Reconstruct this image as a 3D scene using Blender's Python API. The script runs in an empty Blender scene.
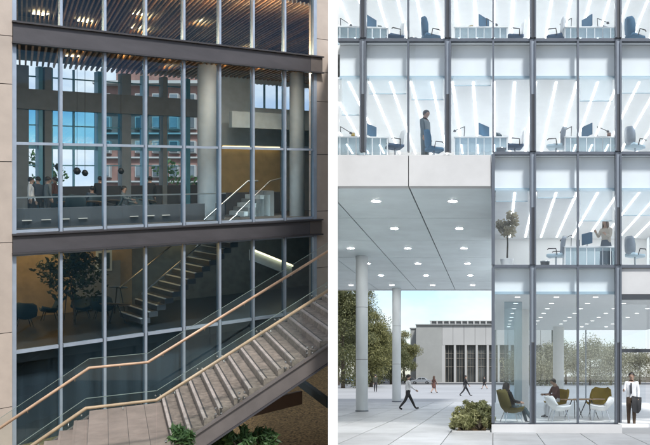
import bpy, bmesh, math, random
import numpy as np
from mathutils import Vector, Matrix
random.seed(7); rng = np.random.default_rng(7)
R = math.radians
SC = bpy.context.scene
COL = SC.collection
# ------------------------------------------------------------------ camera, world, sun, exposure
EYE = 1.7
FPX = 800.0                                  # focal length in photo pixels (650 wide)
cam_d = bpy.data.cameras.new('camera'); cam = bpy.data.objects.new('camera', cam_d); COL.objects.link(cam)
cam.location = (0, 0, EYE); cam.rotation_euler = (R(90), 0, 0)
cam_d.sensor_width = 36; cam_d.lens = 36 * FPX / 650
cam_d.shift_x = (325 - 494) / 650; cam_d.shift_y = (376 - 222.5) / 650
cam_d.clip_start = 0.1; cam_d.clip_end = 4000
SC.camera = cam
SUN_EL, SUN_AZ = 50, 150                     # azimuth clockwise from +Y: behind the camera, to its right
wd = bpy.data.worlds.new('World'); SC.world = wd; wd.use_nodes = True
wn = wd.node_tree; wn.nodes.clear()
def wnode(t, **k):
    n = wn.nodes.new(t)
    for a, b in k.items(): setattr(n, a, b)
    return n
sky = wnode('ShaderNodeTexSky', sky_type='NISHITA', sun_disc=False, sun_elevation=R(SUN_EL), sun_rotation=R(SUN_AZ), air_density=1.0, dust_density=.6, ozone_density=1.2)
tc = wnode('ShaderNodeTexCoord'); mp = wnode('ShaderNodeMapping'); mp.inputs['Scale'].default_value = (1, 1, 2.2); mp.inputs['Location'].default_value = (1.4, 6.3, 2.9)
nz = wnode('ShaderNodeTexNoise'); nz.inputs['Scale'].default_value = 5.0; nz.inputs['Detail'].default_value = 7; nz.inputs['Roughness'].default_value = .58
rp = wnode('ShaderNodeValToRGB'); rp.color_ramp.elements[0].position = .36; rp.color_ramp.elements[1].position = .60
mx = wnode('ShaderNodeMix', data_type='RGBA'); bg = wnode('ShaderNodeBackground'); wo = wnode('ShaderNodeOutputWorld')
mx.inputs[7].default_value = (5.9, 6.0, 6.15, 1)
wn.links.new(tc.outputs['Generated'], mp.inputs['Vector']); wn.links.new(mp.outputs[0], nz.inputs['Vector'])
wn.links.new(nz.outputs['Fac'], rp.inputs[0]); wn.links.new(rp.outputs[0], mx.inputs[0])
sm = wnode('ShaderNodeVectorMath', operation='MULTIPLY'); sm.inputs[1].default_value = (.86, .91, .97); wn.links.new(sky.outputs[0], sm.inputs[0]); wn.links.new(sm.outputs[0], mx.inputs[6]); wn.links.new(mx.outputs[2], bg.inputs[0]); wn.links.new(bg.outputs[0], wo.inputs[0])
bg.inputs[1].default_value = 0.085
sd = bpy.data.lights.new('sun', 'SUN'); sun = bpy.data.objects.new('sun', sd); COL.objects.link(sun)
sd.energy = 2.0; sd.angle = R(9); sd.color = (1, .975, .94)
sun.rotation_euler = (R(90 - SUN_EL), 0, R(180 - SUN_AZ) + R(180) * 0)
_d = Vector((math.sin(R(SUN_AZ)) * math.cos(R(SUN_EL)), math.cos(R(SUN_AZ)) * math.cos(R(SUN_EL)), math.sin(R(SUN_EL))))
sun.rotation_euler = _d.to_track_quat('Z', 'Y').to_euler()
SC.view_settings.view_transform = 'Standard'; SC.view_settings.look = 'None'; SC.view_settings.gamma = 1
SC.view_settings.exposure = 1.08
SC.cycles.use_denoising = True
SC.cycles.max_bounces = 10; SC.cycles.transparent_max_bounces = 24; SC.cycles.diffuse_bounces = 4; SC.cycles.glossy_bounces = 3
SC.cycles.caustics_reflective = False; SC.cycles.caustics_refractive = False
SC.cycles.sample_clamp_indirect = 6

# ------------------------------------------------------------------ materials
MATS = {}
def pm(name, col, rough=.6, metal=0.0, var=.08, scale=3.0, bump=0.0, bscale=40.0, spec=.5, stretch=None, emit=None, estr=0, sub=None, rand=0.0, stain=0.0):
    """Principled material whose colour drifts with two octaves of noise, with optional fine relief."""
    if name in MATS: return MATS[name]
    m = bpy.data.materials.new(name); m.use_nodes = True; nt = m.node_tree; b = nt.nodes['Principled BSDF']
    b.inputs['Roughness'].default_value = rough; b.inputs['Metallic'].default_value = metal
    b.inputs['Specular IOR Level'].default_value = spec
    t = nt.nodes.new('ShaderNodeTexCoord'); src = t.outputs['Object']
    if stretch:
        q = nt.nodes.new('ShaderNodeMapping'); q.inputs['Scale'].default_value = stretch; nt.links.new(src, q.inputs[0]); src = q.outputs[0]
    n = nt.nodes.new('ShaderNodeTexNoise'); n.inputs['Scale'].default_value = scale; n.inputs['Detail'].default_value = 6; nt.links.new(src, n.inputs['Vector'])
    r = nt.nodes.new('ShaderNodeValToRGB'); r.color_ramp.elements[0].position = .3; r.color_ramp.elements[1].position = .7
    lo = [max(0, c * (1 - var)) for c in col]; hi = [min(1, c * (1 + var)) for c in col]
    r.color_ramp.elements[0].color = (*lo, 1); r.color_ramp.elements[1].color = (*hi, 1)
    nt.links.new(n.outputs['Fac'], r.inputs[0]); outc = r.outputs[0]
    def scale_by(sock, fac_from, lo_, hi_, f0=0.0, f1=1.0):
        mr = nt.nodes.new('ShaderNodeMapRange'); mr.inputs['From Min'].default_value = f0; mr.inputs['From Max'].default_value = f1; mr.inputs['To Min'].default_value = lo_; mr.inputs['To Max'].default_value = hi_; nt.links.new(fac_from, mr.inputs[0])
        vm = nt.nodes.new('ShaderNodeVectorMath'); vm.operation = 'SCALE'; nt.links.new(sock, vm.inputs[0]); nt.links.new(mr.outputs[0], vm.inputs['Scale']); return vm.outputs[0]
    if rand: oi = nt.nodes.new('ShaderNodeObjectInfo'); outc = scale_by(outc, oi.outputs['Random'], 1 - rand, 1 + rand)
    if stain:
        n3 = nt.nodes.new('ShaderNodeTexNoise'); n3.inputs['Scale'].default_value = scale * .35; n3.inputs['Detail'].default_value = 9; n3.inputs['Roughness'].default_value = .68; nt.links.new(src, n3.inputs['Vector']); outc = scale_by(outc, n3.outputs['Fac'], 1 - stain, 1 + stain * .35, .36, .62)
    nt.links.new(outc, b.inputs['Base Color'])
    if bump:
        n2 = nt.nodes.new('ShaderNodeTexNoise'); n2.inputs['Scale'].default_value = bscale; n2.inputs['Detail'].default_value = 4; nt.links.new(src, n2.inputs['Vector'])
        bp = nt.nodes.new('ShaderNodeBump'); bp.inputs['Strength'].default_value = bump; bp.inputs['Distance'].default_value = .02
        nt.links.new(n2.outputs['Fac'], bp.inputs['Height']); nt.links.new(bp.outputs[0], b.inputs['Normal'])
    if emit: b.inputs['Emission Color'].default_value = (*emit, 1); b.inputs['Emission Strength'].default_value = estr
    if sub: b.inputs['Subsurface Weight'].default_value = sub
    MATS[name] = m; return m
def glass(name, tint, f0=.04, rough=.0, gcol=(1, 1, 1), wob=0.0):
    """Architectural glass: see-through with a tint, mirror-like by Schlick's law."""
    m = bpy.data.materials.new(name); m.use_nodes = True; nt = m.node_tree; nt.nodes.clear()
    N = nt.nodes.new; L = nt.links.new
    tr = N('ShaderNodeBsdfTransparent'); tr.inputs[0].default_value = (*tint, 1)
    gl = N('ShaderNodeBsdfGlossy'); gl.inputs['Roughness'].default_value = rough; gl.inputs[0].default_value = (*gcol, 1)
    lw = N('ShaderNodeLayerWeight'); lw.inputs[0].default_value = .5
    pw = N('ShaderNodeMath'); pw.operation = 'POWER'; pw.inputs[1].default_value = 5; L(lw.outputs['Facing'], pw.inputs[0])
    ma = N('ShaderNodeMath'); ma.operation = 'MULTIPLY_ADD'; ma.inputs[1].default_value = 1 - f0; ma.inputs[2].default_value = f0; L(pw.outputs[0], ma.inputs[0])
    mxs = N('ShaderNodeMixShader'); L(ma.outputs[0], mxs.inputs[0]); L(tr.outputs[0], mxs.inputs[1]); L(gl.outputs[0], mxs.inputs[2])
    if wob:
        t = N('ShaderNodeTexCoord'); n = N('ShaderNodeTexNoise'); n.inputs['Scale'].default_value = .8; L(t.outputs['Object'], n.inputs['Vector'])
        bp = N('ShaderNodeBump'); bp.inputs['Strength'].default_value = wob; bp.inputs['Distance'].default_value = .05; L(n.outputs['Fac'], bp.inputs['Height']); L(bp.outputs[0], gl.inputs['Normal'])
    o = N('ShaderNodeOutputMaterial'); L(mxs.outputs[0], o.inputs[0]); MATS[name] = m; return m
def emis(name, col, s):
    m = bpy.data.materials.new(name); m.use_nodes = True; nt = m.node_tree; nt.nodes.clear()
    e = nt.nodes.new('ShaderNodeEmission'); e.inputs[0].default_value = (*col, 1); e.inputs[1].default_value = s
    o = nt.nodes.new('ShaderNodeOutputMaterial'); nt.links.new(e.outputs[0], o.inputs[0]); MATS[name] = m; return m
def cloth_sheer(name, col, alpha):
    m = bpy.data.materials.new(name); m.use_nodes = True; nt = m.node_tree; nt.nodes.clear(); N = nt.nodes.new; L = nt.links.new
    tr = N('ShaderNodeBsdfTransparent'); d = N('ShaderNodeBsdfDiffuse'); d.inputs[0].default_value = (*col, 1)
    tl = N('ShaderNodeBsdfTranslucent'); tl.inputs[0].default_value = (*col, 1); a = N('ShaderNodeMixShader'); L(d.outputs[0], a.inputs[1]); L(tl.outputs[0], a.inputs[2])
    x = N('ShaderNodeMixShader'); x.inputs[0].default_value = alpha; L(tr.outputs[0], x.inputs[1]); L(a.outputs[0], x.inputs[2])
    o = N('ShaderNodeOutputMaterial'); L(x.outputs[0], o.inputs[0]); MATS[name] = m; return m
def leafmat(name, c1, c2, trans=.35):
    m = bpy.data.materials.new(name); m.use_nodes = True; nt = m.node_tree; nt.nodes.clear(); N = nt.nodes.new; L = nt.links.new
    g = N('ShaderNodeNewGeometry'); r = N('ShaderNodeValToRGB'); r.color_ramp.elements[0].color = (*c1, 1); r.color_ramp.elements[1].color = (*c2, 1)
    L(g.outputs['Random Per Island'], r.inputs[0])
    d = N('ShaderNodeBsdfPrincipled'); d.inputs['Roughness'].default_value = .55; L(r.outputs[0], d.inputs['Base Color'])
    tl = N('ShaderNodeBsdfTranslucent'); L(r.outputs[0], tl.inputs[0])
    x = N('ShaderNodeMixShader'); x.inputs[0].default_value = trans; L(d.outputs[0], x.inputs[1]); L(tl.outputs[0], x.inputs[2])
    o = N('ShaderNodeOutputMaterial'); L(x.outputs[0], o.inputs[0]); MATS[name] = m; return m

# ------------------------------------------------------------------ mesh helpers
class MB:
    def __init__(s): s.v = []; s.f = []; s.mi = []; s.sm = []
    def add(s, vs, fs, mi=0, smooth=False):
        b = len(s.v); s.v += [tuple(v) for v in vs]; s.f += [tuple(b + i for i in f) for f in fs]; s.mi += [mi] * len(fs); s.sm += [smooth] * len(fs); return s
    def hexa(s, p, mi=0):      # p: 4 bottom then 4 top, counter-clockwise from above
        return s.add(p, [(3, 2, 1, 0), (4, 5, 6, 7), (0, 1, 5, 4), (1, 2, 6, 5), (2, 3, 7, 6), (3, 0, 4, 7)], mi)
    def box(s, x0, x1, y0, y1, z0, z1, mi=0):
        return s.hexa([(x0, y0, z0), (x1, y0, z0), (x1, y1, z0), (x0, y1, z0), (x0, y0, z1), (x1, y0, z1), (x1, y1, z1), (x0, y1, z1)], mi)
    def prism(s, poly, z0, z1, mi=0):
        n = len(poly); vs = [(x, y, z0) for x, y in poly] + [(x, y, z1) for x, y in poly]
        return s.add(vs, [tuple(reversed(range(n))), tuple(range(n, 2 * n))] + [(i, (i + 1) % n, n + (i + 1) % n, n + i) for i in range(n)], mi)
    def tube(s, pts, r, n=8, mi=0, cap=True):
        pts = [Vector(p) for p in pts]; rs = r if isinstance(r, (list, tuple)) else [r] * len(pts)
        ring = []; vs = []
        up0 = None
        for i, p in enumerate(pts):
            d = (pts[min(i + 1, len(pts) - 1)] - pts[max(i - 1, 0)]).normalized()
            a = Vector((0, 0, 1)) if abs(d.z) < .9 else Vector((1, 0, 0))
            if up0 is not None: a = up0
            x = d.cross(a).normalized(); y = x.cross(d).normalized(); up0 = y
            for k in range(n):
                t = 2 * math.pi * k / n; vs.append(p + x * math.cos(t) * rs[i] + y * math.sin(t) * rs[i])
        fs = []
        for i in range(len(pts) - 1):
            for k in range(n): a = i * n + k; b = i * n + (k + 1) % n; fs.append((a, b, b + n, a + n))
        s.add(vs, fs, mi, True)
        if cap:
            s.add(vs[:n], [tuple(reversed(range(n)))], mi); s.add(vs[-n:], [tuple(range(n))], mi)
        return s
    def lathe(s, prof, n=20, c=(0, 0, 0), mi=0, cap=True):
        vs = []
        for r, z in prof:
            for k in range(n): t = 2 * math.pi * k / n; vs.append((c[0] + r * math.cos(t), c[1] + r * math.sin(t), c[2] + z))
        fs = []
        for i in range(len(prof) - 1):
            for k in range(n): a = i * n + k; b = i * n + (k + 1) % n; fs.append((a, b, b + n, a + n))
        s.add(vs, fs, mi, True)
        if cap:
            s.add(vs[:n], [tuple(reversed(range(n)))], mi); s.add(vs[-n:], [tuple(range(n))], mi)
        return s
    def build(s, name, mat, parent=None, bevel=0.0):
        off = Vector(parent_base(parent)) if parent else Vector((0, 0, 0))
        me = bpy.data.meshes.new(name); me.from_pydata([tuple(Vector(v) - off) for v in s.v], [], s.f)
        for m in (mat if isinstance(mat, (list, tuple)) else [mat]): me.materials.append(MATS[m] if isinstance(m, str) else m)
        me.polygons.foreach_set('material_index', s.mi); me.polygons.foreach_set('use_smooth', s.sm); me.update()
        o = bpy.data.objects.new(name, me); COL.objects.link(o)
        if parent: o.parent = parent
        if bevel:
            bv = o.modifiers.new('edge', 'BEVEL'); bv.width = bevel; bv.segments = 1; bv.limit_method = 'ANGLE'
        return o
def parent_base(p):
    v = Vector((0, 0, 0))
    while p is not None: v += p.location; p = p.parent
    return v
def tag(o, label=None, cat=None, group=None, kind=None):
    for k, v in (('label', label), ('category', cat), ('group', group), ('kind', kind)):
        if v: o[k] = v
    return o
def thing(name, label, cat, loc=(0, 0, 0), group=None):
    o = bpy.data.objects.new(name, None); COL.objects.link(o); o.location = loc; o.empty_display_size = .2
    return tag(o, label, cat, group)
def struct(o): o['kind'] = 'structure'; return o
def copy_tree(o, parent=None):
    c = o.copy(); COL.objects.link(c)
    if parent is not None: c.parent = parent
    for ch in list(o.children): copy_tree(ch, c)
    return c
def dup(o, loc, rz, label, sc=None):
    c = copy_tree(o); c.location = loc; c.rotation_euler = (0, 0, rz); c['label'] = label
    if sc: c.scale = sc if isinstance(sc, tuple) else (sc,) * 3
    return c
def clip(o, pt, nrm):
    """cut away everything on the side NRM points to (world coordinates, unrotated objects)"""
    off = Vector((0, 0, 0)); p = o
    while p is not None: off += p.location; p = p.parent
    bm = bmesh.new(); bm.from_mesh(o.data)
    bmesh.ops.bisect_plane(bm, geom=bm.verts[:] + bm.edges[:] + bm.faces[:], plane_co=Vector(pt) - off, plane_no=Vector(nrm), clear_outer=True)
    es = [e for e in bm.edges if e.is_boundary]
    if es: bmesh.ops.holes_fill(bm, edges=es)
    bm.to_mesh(o.data); bm.free()

def half_clip(rect, ins):
    pol = []
    for p, q in zip(rect, rect[1:] + rect[:1]):
        if ins(p) >= 0: pol.append(p)
        if ins(p) * ins(q) < 0: tq = ins(p) / (ins(p) - ins(q)); pol.append((p[0] + (q[0] - p[0]) * tq, p[1] + (q[1] - p[1]) * tq))
    return pol
# colours -----------------------------------------------------------
pm('white_paint', (.80, .80, .79), .55, var=.03, scale=1.2, stain=.03)
pm('ceiling_white', (.84, .85, .86), .7, var=.02)
pm('floor_pale', (.80, .80, .79), .35, var=.05)
pm('fascia', (.55, .55, .55), .5, var=.035, scale=1.5, bump=.05, bscale=60, rand=.02, stain=.06)
pm('soffit', (.72, .83, .86), .42, var=.05, scale=1.0, bump=.03, bscale=30, rand=.025, stain=.05)
pm('gap_dark', (.05, .055, .06), .8)
pm('mullion_grey', (.115, .13, .155), .38, metal=.35, var=.08)
pm('mullion_light', (.27, .305, .35), .35, metal=.35, var=.06)
pm('mullion_dark', (.045, .05, .06), .45, var=.1)
pm('bulkhead', (.86, .87, .88), .6, var=.02)
pm('trim_blue', (.40, .52, .60), .4, var=.05)
pm('concrete_col', (.56, .60, .62), .5, var=.07, scale=2, bump=.1, bscale=50, stretch=(1, 1, .4), stain=.08)
pm('paver', (.385, .395, .405), .42, var=.09, scale=.9, bump=.08, bscale=70, rand=.08, stain=.24)
pm('joint', (.15, .15, .15), .85)
pm('plaza_far', (.37, .38, .39), .55, var=.05, scale=.15, stain=.12)
pm('asphalt', (.055, .058, .063), .8, var=.15, scale=.6, bump=.2)
pm('earth', (.09, .075, .05), .95, var=.3, scale=.3)
pm('kerb', (.42, .42, .41), .7)
pm('stone_far', (.30, .31, .30), .75, var=.06, scale=.25, stain=.1)
pm('stone_far_light', (.40, .405, .40), .75, var=.05, scale=.25)
pm('stone_trim', (.20, .21, .21), .7)
pm('win_dark', (.03, .035, .035), .15, var=.3, scale=.5)
pm('brown_frame', (.24, .22, .19), .5)
emis('strip_light', (.95, .975, 1), 6.4); emis('strip_light_soft', (.95, .975, 1), 5.2)
emis('downlight', (1, .98, .94), 130)
emis('downlight_in', (1, .99, .96), 2.0)
emis('warm_lamp', (1, .72, .38), 9); emis('warm_lamp_low', (1, .66, .32), 4.5)
emis('warm_up', (1, .70, .42), 36); emis('warm_up2', (1, .56, .26), 15); emis('dim_line', (1, .92, .8), .3); emis('hall_lamp_dim', (.85, .92, 1), 3.0); emis('cool_line', (.78, .93, 1), 20); emis('hall_lamp', (1, .64, .28), 4.6)
emis('warm_cove_dim', (1, .74, .4), 1.3)
emis('warm_cove', (1, .70, .34), 2.6)
emis('white_cove', (1, .84, .52), 1.1)
glass('office_glass', (.955, .975, .985), .025, wob=.02)
glass('lobby_glass', (.94, .965, .975), .04, wob=.02)
glass('atrium_glass', (.90, .955, .975), .020, gcol=(.30, .70, .95), wob=.10)
glass('guard_glass', (.95, .975, .965), .012)
glass('cyan_glass', (.52, .80, .90), .03)  # cyan tint puts a sky reflection into the pane colour
glass('far_window_glass', (.975, .99, 1.0), .015)
glass('desk_glass', (.70, .78, .82), .05, .08)
cloth_sheer('blind', (.80, .87, .90), .30)
pm('band_steel', (.066, .062, .068), .45, metal=.15, var=.10, scale=1.2, stretch=(1, 1, 3), stain=.12)
pm('band_dark', (.035, .033, .037), .5)
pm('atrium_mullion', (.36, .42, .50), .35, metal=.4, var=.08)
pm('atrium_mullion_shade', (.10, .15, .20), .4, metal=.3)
pm('stone_beige', (.42, .355, .305), .7, var=.06, scale=2, bump=.08, rand=.05, stain=.08)
pm('slat_wood', (.46, .25, .12), .5, var=.3, scale=2.0, stretch=(1, 1, 6), rand=.25)
pm('slat_dark', (.29, .19, .115), .55, var=.3, scale=2.0, rand=.3)
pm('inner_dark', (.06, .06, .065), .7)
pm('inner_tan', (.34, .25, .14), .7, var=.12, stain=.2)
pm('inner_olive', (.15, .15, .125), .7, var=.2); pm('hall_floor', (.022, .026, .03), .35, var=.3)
pm('step_white', (.62, .64, .66), .5); pm('glass_edge', (.15, .19, .165), .3); pm('spandrel_dark', (.035, .045, .055), .12, var=.4, scale=1.5, stretch=(2, 2, .15))
pm('inner_taupe', (.20, .215, .22), .7, var=.1)
pm('inner_white', (.56, .64, .67), .6)
pm('carpet', (.085, .07, .06), .9, var=.2, scale=6, stain=.2)
pm('teal_frame', (.09, .27, .36), .4, metal=.2)
pm('col_plaster', (.23, .26, .28), .6)
pm('yellow_wall', (.30, .215, .10), .6, var=.12)
pm('stair_stone', (.20, .155, .13), .6, var=.4, scale=9, bump=.08, rand=.10, stain=.25)
pm('landing_stone', (.235, .18, .155), .6, var=.10, scale=4, bump=.06, rand=.07, stain=.18)
pm('nosing', (.40, .33, .305), .55, var=.12, scale=8, stain=.25)
pm('stringer', (.115, .098, .09), .5, metal=.1, var=.12, scale=2, stain=.2)
pm('rail_wood', (.50, .33, .215), .4, var=.14, scale=5, stain=.2)
pm('steel', (.45, .44, .42), .3, metal=.9)
pm('brick', (.27, .15, .125), .8, var=.2, scale=1.2, stain=.15)
pm('mulch', (.17, .11, .045), .95, var=.85, scale=16, bump=.8, bscale=26)
pm('far_pane', (.13, .16, .18), .15, var=.4, scale=.4, rand=.5)
pm('hall_pane', (.055, .06, .06), .2, var=.5, scale=.3, rand=.4)
pm('rail_brown', (.16, .10, .07), .5)
pm('fab_navy', (.035, .075, .14), .7); pm('fab_blue', (.05, .13, .22), .7); pm('fab_teal', (.03, .055, .065), .7)
pm('plastic_white', (.75, .76, .77), .35); pm('fab_olive', (.085, .07, .012), .7, var=.1); pm('fab_mustard', (.30, .20, .015), .7, var=.1)
pm('chrome', (.5, .52, .54), .25, metal=.9); pm('black', (.015, .016, .018), .5)
pm('table_wood', (.45, .28, .16), .45); pm('screen_blue', (.08, .18, .27), .2)
pm('trunk', (.07, .055, .04), .9, var=.3, scale=8, bump=.5, bscale=20)
leafmat('leaf_tree', (.045, .06, .024), (.20, .205, .09)); leafmat('leaf_tree_yellow', (.09, .10, .035), (.33, .32, .14))
leafmat('leaf_shrub', (.10, .11, .04), (.42, .42, .21)); leafmat('leaf_garden', (.02, .055, .018), (.11, .21, .07)); leafmat('leaf_indoor', (.015, .03, .012), (.05, .075, .03))
leafmat('leaf_haze', (.15, .15, .09), (.40, .38, .26)); leafmat('leaf_dry', (.30, .27, .18), (.58, .52, .38))  # first leaf set paled to imitate a soft reflection in glass
pm('pot_white', (.7, .7, .7), .4)

# ------------------------------------------------------------------ the two plans
D = 24.3                                    # depth of the office facade
SL = lambda px: (px - 494) / FPX            # slope of a plan line through the viewing point
# left building: a plan frame along its facade; the street it stands on climbs with K metres a metre
LB = Vector((-15.6325, 26.0)); LU = Vector((.71407, .70007)); LN = Vector((-.70007, .71407)); K = 205 / FPX
def LW(s, d, h):
    p = LB + LU * s + LN * d
    return Vector((p.x, p.y, EYE + h + K * p.y))
def lp(px, row, d):
    """facade coordinates (s, h) of a spot measured in the photograph, on the plane d metres behind the glass"""
    r = SL(px); q = LB + LN * d
    s = (r * q.y - q.x) / (LU.x - r * LU.y); y = q.y + LU.y * s
    return s, (171 - row) * y / FPX
def lbox(mb, s0, s1, d0, d1, h0, h1, mi=0):
    return mb.hexa([LW(s0, d0, h0), LW(s1, d0, h0), LW(s1, d1, h0), LW(s0, d1, h0), LW(s0, d0, h1), LW(s1, d0, h1), LW(s1, d1, h1), LW(s0, d1, h1)], mi)
EW = lambda d: 11.62 + .62 * max(0, d - .5)    # plan line of the atrium's slanting end wall
def lfloor(name, mat, parent, s0, d0, d1, h0, h1):
    m = MB(); b = [(s0, d0), (EW(d0), d0), (EW(d1), d1), (s0, d1)]
    m.hexa([LW(s, d, h0) for s, d in b] + [LW(s, d, h1) for s, d in b]); return m.build(name, mat, parent)
def lpart(name, mat, parent, *a, bevel=0):
    return lbox(MB(), *a).build(name, mat, parent, bevel)
# stair frame
SO = Vector((SL(86) * 15.5, 15.5)); SU = Vector((.8994, .4371)); SW = Vector((-.4371, .8994))
def SWP(s, w, h):
    p = SO + SU * s + SW * w
    return Vector((p.x, p.y, EYE + h + K * p.y))
def sbox(mb, s0, s1, w0, w1, h0, h1, mi=0):
    return mb.hexa([SWP(s0, w0, h0), SWP(s1, w0, h0), SWP(s1, w1, h0), SWP(s0, w1, h0), SWP(s0, w0, h1), SWP(s1, w0, h1), SWP(s1, w1, h1), SWP(s0, w1, h1)], mi)

# ================================================================== GROUND
WC = SL(333)                                # the dividing wall's line in plan
XL = lambda y: SL(337.6) * y                # office side of that wall
g = MB(); poly = [(-600, 50), (-12, 50), (WC * 44, 44), (WC * 8, 8), (-600, 8), (-600, -300), (900, -300), (900, 2500), (-600, 2500)]
g.add([(x, y, -.12) for x, y in poly], [tuple(range(len(poly)))])
tag(struct(g.build('ground', 'earth')), 'wide ground running out to the horizon behind the plaza', 'ground')
pz = MB(); ppoly = [(WC * 8, 8), (40, 8), (40, 150), (-34, 150), (-16, 62), (WC * 44, 44)]
pz.add([(x, y, -.03) for x, y in ppoly], [tuple(range(len(ppoly)))])
plaza = tag(struct(pz.build('plaza', 'joint')), 'pale stone plaza under and beyond the canopy', 'plaza')
pf = MB(); fpoly = [(-13.2, 52.02), (40, 52.02), (40, 149.9), (-32.4, 149.9)]
pf.add([(x, y, 0) for x, y in fpoly], [tuple(range(4))])
pf.build('far_paving', 'plaza_far', plaza)
PX0, PY0, PW, PL = -.03, D - .55, 1.29, 2.58
for j in range(-4, 11):
    y0 = PY0 + j * PL; y1 = y0 + PL
    if y0 < 13 or y1 > 52.3: continue
    for i in range(-9, 8):
        x0 = PX0 + i * PW; x1 = x0 + PW
        if x0 > .0 and y0 > D - 1 and x1 < 12 and y1 < 45: continue
        gp = .011; t = random.uniform(-.002, .002)
        pol = half_clip([(x0 + gp, y0 + gp), (x1 - gp, y0 + gp), (x1 - gp, y1 - gp), (x0 + gp, y1 - gp)], lambda p: p[0] - WC * p[1] - (.1 if p[1] > 16.2 else .0))
        if len(pol) < 3: continue
        m = MB(); m.prism(pol, -.06, t)
        m.build('paving_slab', 'paver', plaza)
rd = MB(); rd.add([(-300, 154, -.06), (500, 154, -.06), (500, 206, -.06), (-300, 206, -.06)], [(0, 1, 2, 3)])
road = tag(struct(rd.build('road', 'asphalt')), 'dark asphalt road beyond the plaza', 'road')
for y in (150.0, 206.0):
    k = MB(); k.box(-300, 500, y, y + 4, -.1, .06); tag(struct(k.build('pavement', 'kerb')), 'pavement with kerb on the %s side of the road' % ('near' if y < 180 else 'far'), 'pavement')
bk = MB(); N = 14                            # planted bank under the stair, rising with the street
vs = []
for j in range(N + 1):
    for i in range(N + 1):
        a, b = i / N, j / N; y = 9 + b * 27
        xr = WC * y - .02; xl = -30 - b * 2; x = xl + (xr - xl) * a
        h = -9.1 + 1.75 * max(0, min(1, (x + 13) / 6.5)) + .12 * math.sin(x * 2.1 + y) * math.cos(y * 1.7)
        vs.append((x, y, EYE + h + K * y))
bk.add(vs, [(j * (N + 1) + i, j * (N + 1) + i + 1, (j + 1) * (N + 1) + i + 1, (j + 1) * (N + 1) + i) for j in range(N) for i in range(N)], 0, True)
tag(struct(bk.build('garden_bank', 'mulch')), 'brown mulch bank below the stone staircase', 'garden bank')

# ================================================================== DIVIDING WALL
w = MB(); ya, yb, wt = 16.3, 36.2, .098
pa, pb = (WC * ya, ya), (WC * yb, yb)
w.prism([(pa[0] - wt, ya), (pa[0] + wt, ya), (pb[0] + wt, yb), (pb[0] - wt, yb)], -3.0, 15.5)
dw = w.build('dividing_wall', 'white_paint'); tag(dw, 'tall slim white wall between the dark glazed atrium and the pale office', 'wall')
CLIP_N = Vector((1, -WC, 0)).normalized()

# ================================================================== LEFT BUILDING: GLAZED ATRIUM
at = thing('atrium_building', 'dark glazed atrium with grey steel bands and wooden slatted ceilings', 'building', LW(5.6, 0, -9))
BAY = 1.4015; NB = 8
for k, (s0, s1, joints) in enumerate([(-1.6, -.07, [-9.5, -7.6, -5.2, -2.3, .3, 2.8, 4.35, 6.8, 9.6]), (11.29, 12.0, [-9.5, -6.6, -4.1, -1.7, .7, 2.95, 4.2, 5.6, 7.6, 9.6])]):
    for a, b in zip(joints, joints[1:]):
        lpart('stone_panel', 'stone_beige', at, s0, s1, -.20 if k == 0 else -.10, .5, a + .012, b - .012)
    lpart('stone_backing', 'gap_dark', at, s0 + .02, s1 - .02, -.15 if k == 0 else -.05, .45, -9.6, 9.6)
for nm, h0, h1, s1 in (('steel_band', 4.12, 4.85, 11.52), ('steel_band', -2.70, -2.03, 11.48)):
    bd = lpart(nm, 'band_steel', at, -.06, s1 - .6, -.24, -.10, h0 + .06, h1 - .06)
    lpart('end_plate', 'stringer', bd, s1 - .597, s1 - .04, -.25, -.10, h0 + .06, h1 - .06)
    lpart('flange', 'band_dark', bd, -.08, s1, -.33, -.08, h1 - .057, h1)
    lpart('flange', 'band_dark', bd, -.08, s1, -.33, -.08, h0, h0 + .057)
LEV = [(4.85, 9.6), (-2.03, 4.12), (-9.6, -2.70)]
for i in range(NB + 1):
    s = BAY * i; wd_ = .04 if 0 < i < NB else .07
    for h0, h1 in LEV:
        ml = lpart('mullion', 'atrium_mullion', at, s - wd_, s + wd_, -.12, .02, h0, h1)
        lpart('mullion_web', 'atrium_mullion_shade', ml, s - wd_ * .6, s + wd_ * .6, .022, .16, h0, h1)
for hc, hw in ((.90, .045), (-5.89, .055), (-1.97, .045), (-2.745, .03)):
    for i in range(NB):
        lpart('transom', 'atrium_mullion', at, BAY * i + .075, BAY * (i + 1) - .075, -.09, .05, hc - hw, hc + hw)
for i in range(NB):
    for h0, h1 in ((4.85, 9.6), (.945, 4.12), (-1.925, .855), (-5.835, -2.775), (-9.6, -5.945)):
        lpart('pane', 'atrium_glass', at, BAY * i + .03, BAY * (i + 1) - .03, -.025, -.013, h0, h1)
# floors and shell
lfloor('floor_slab', 'carpet', at, -1.5, .17, 8.2, -2.60, -2.04)
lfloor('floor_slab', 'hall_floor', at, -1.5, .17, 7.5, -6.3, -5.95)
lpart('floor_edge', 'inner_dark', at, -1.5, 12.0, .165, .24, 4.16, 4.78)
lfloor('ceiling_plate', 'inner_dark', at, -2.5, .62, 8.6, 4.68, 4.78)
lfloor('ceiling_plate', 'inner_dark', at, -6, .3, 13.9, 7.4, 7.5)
lpart('rear_wall', 'inner_taupe', at, -6, EW(13.6), 13.6, 13.8, 5.45, 7.4)
m = MB(); b = [(EW(.52), .52), (EW(.52) + .2, .52), (EW(15) + .2, 15), (EW(15), 15)]; m.hexa([LW(s, d, -9) for s, d in b] + [LW(s, d, 9) for s, d in b]); m.build('end_wall', 'inner_taupe', at)
lpart('end_wall', 'inner_taupe', at, -2.2, -1.65, .52, 3.5, -9, 9)
lpart('rear_wall', 'inner_tan', at, -9, lp(132, 300, 7)[0], 7.0, 7.2, -6.0, -2.62)
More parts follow.
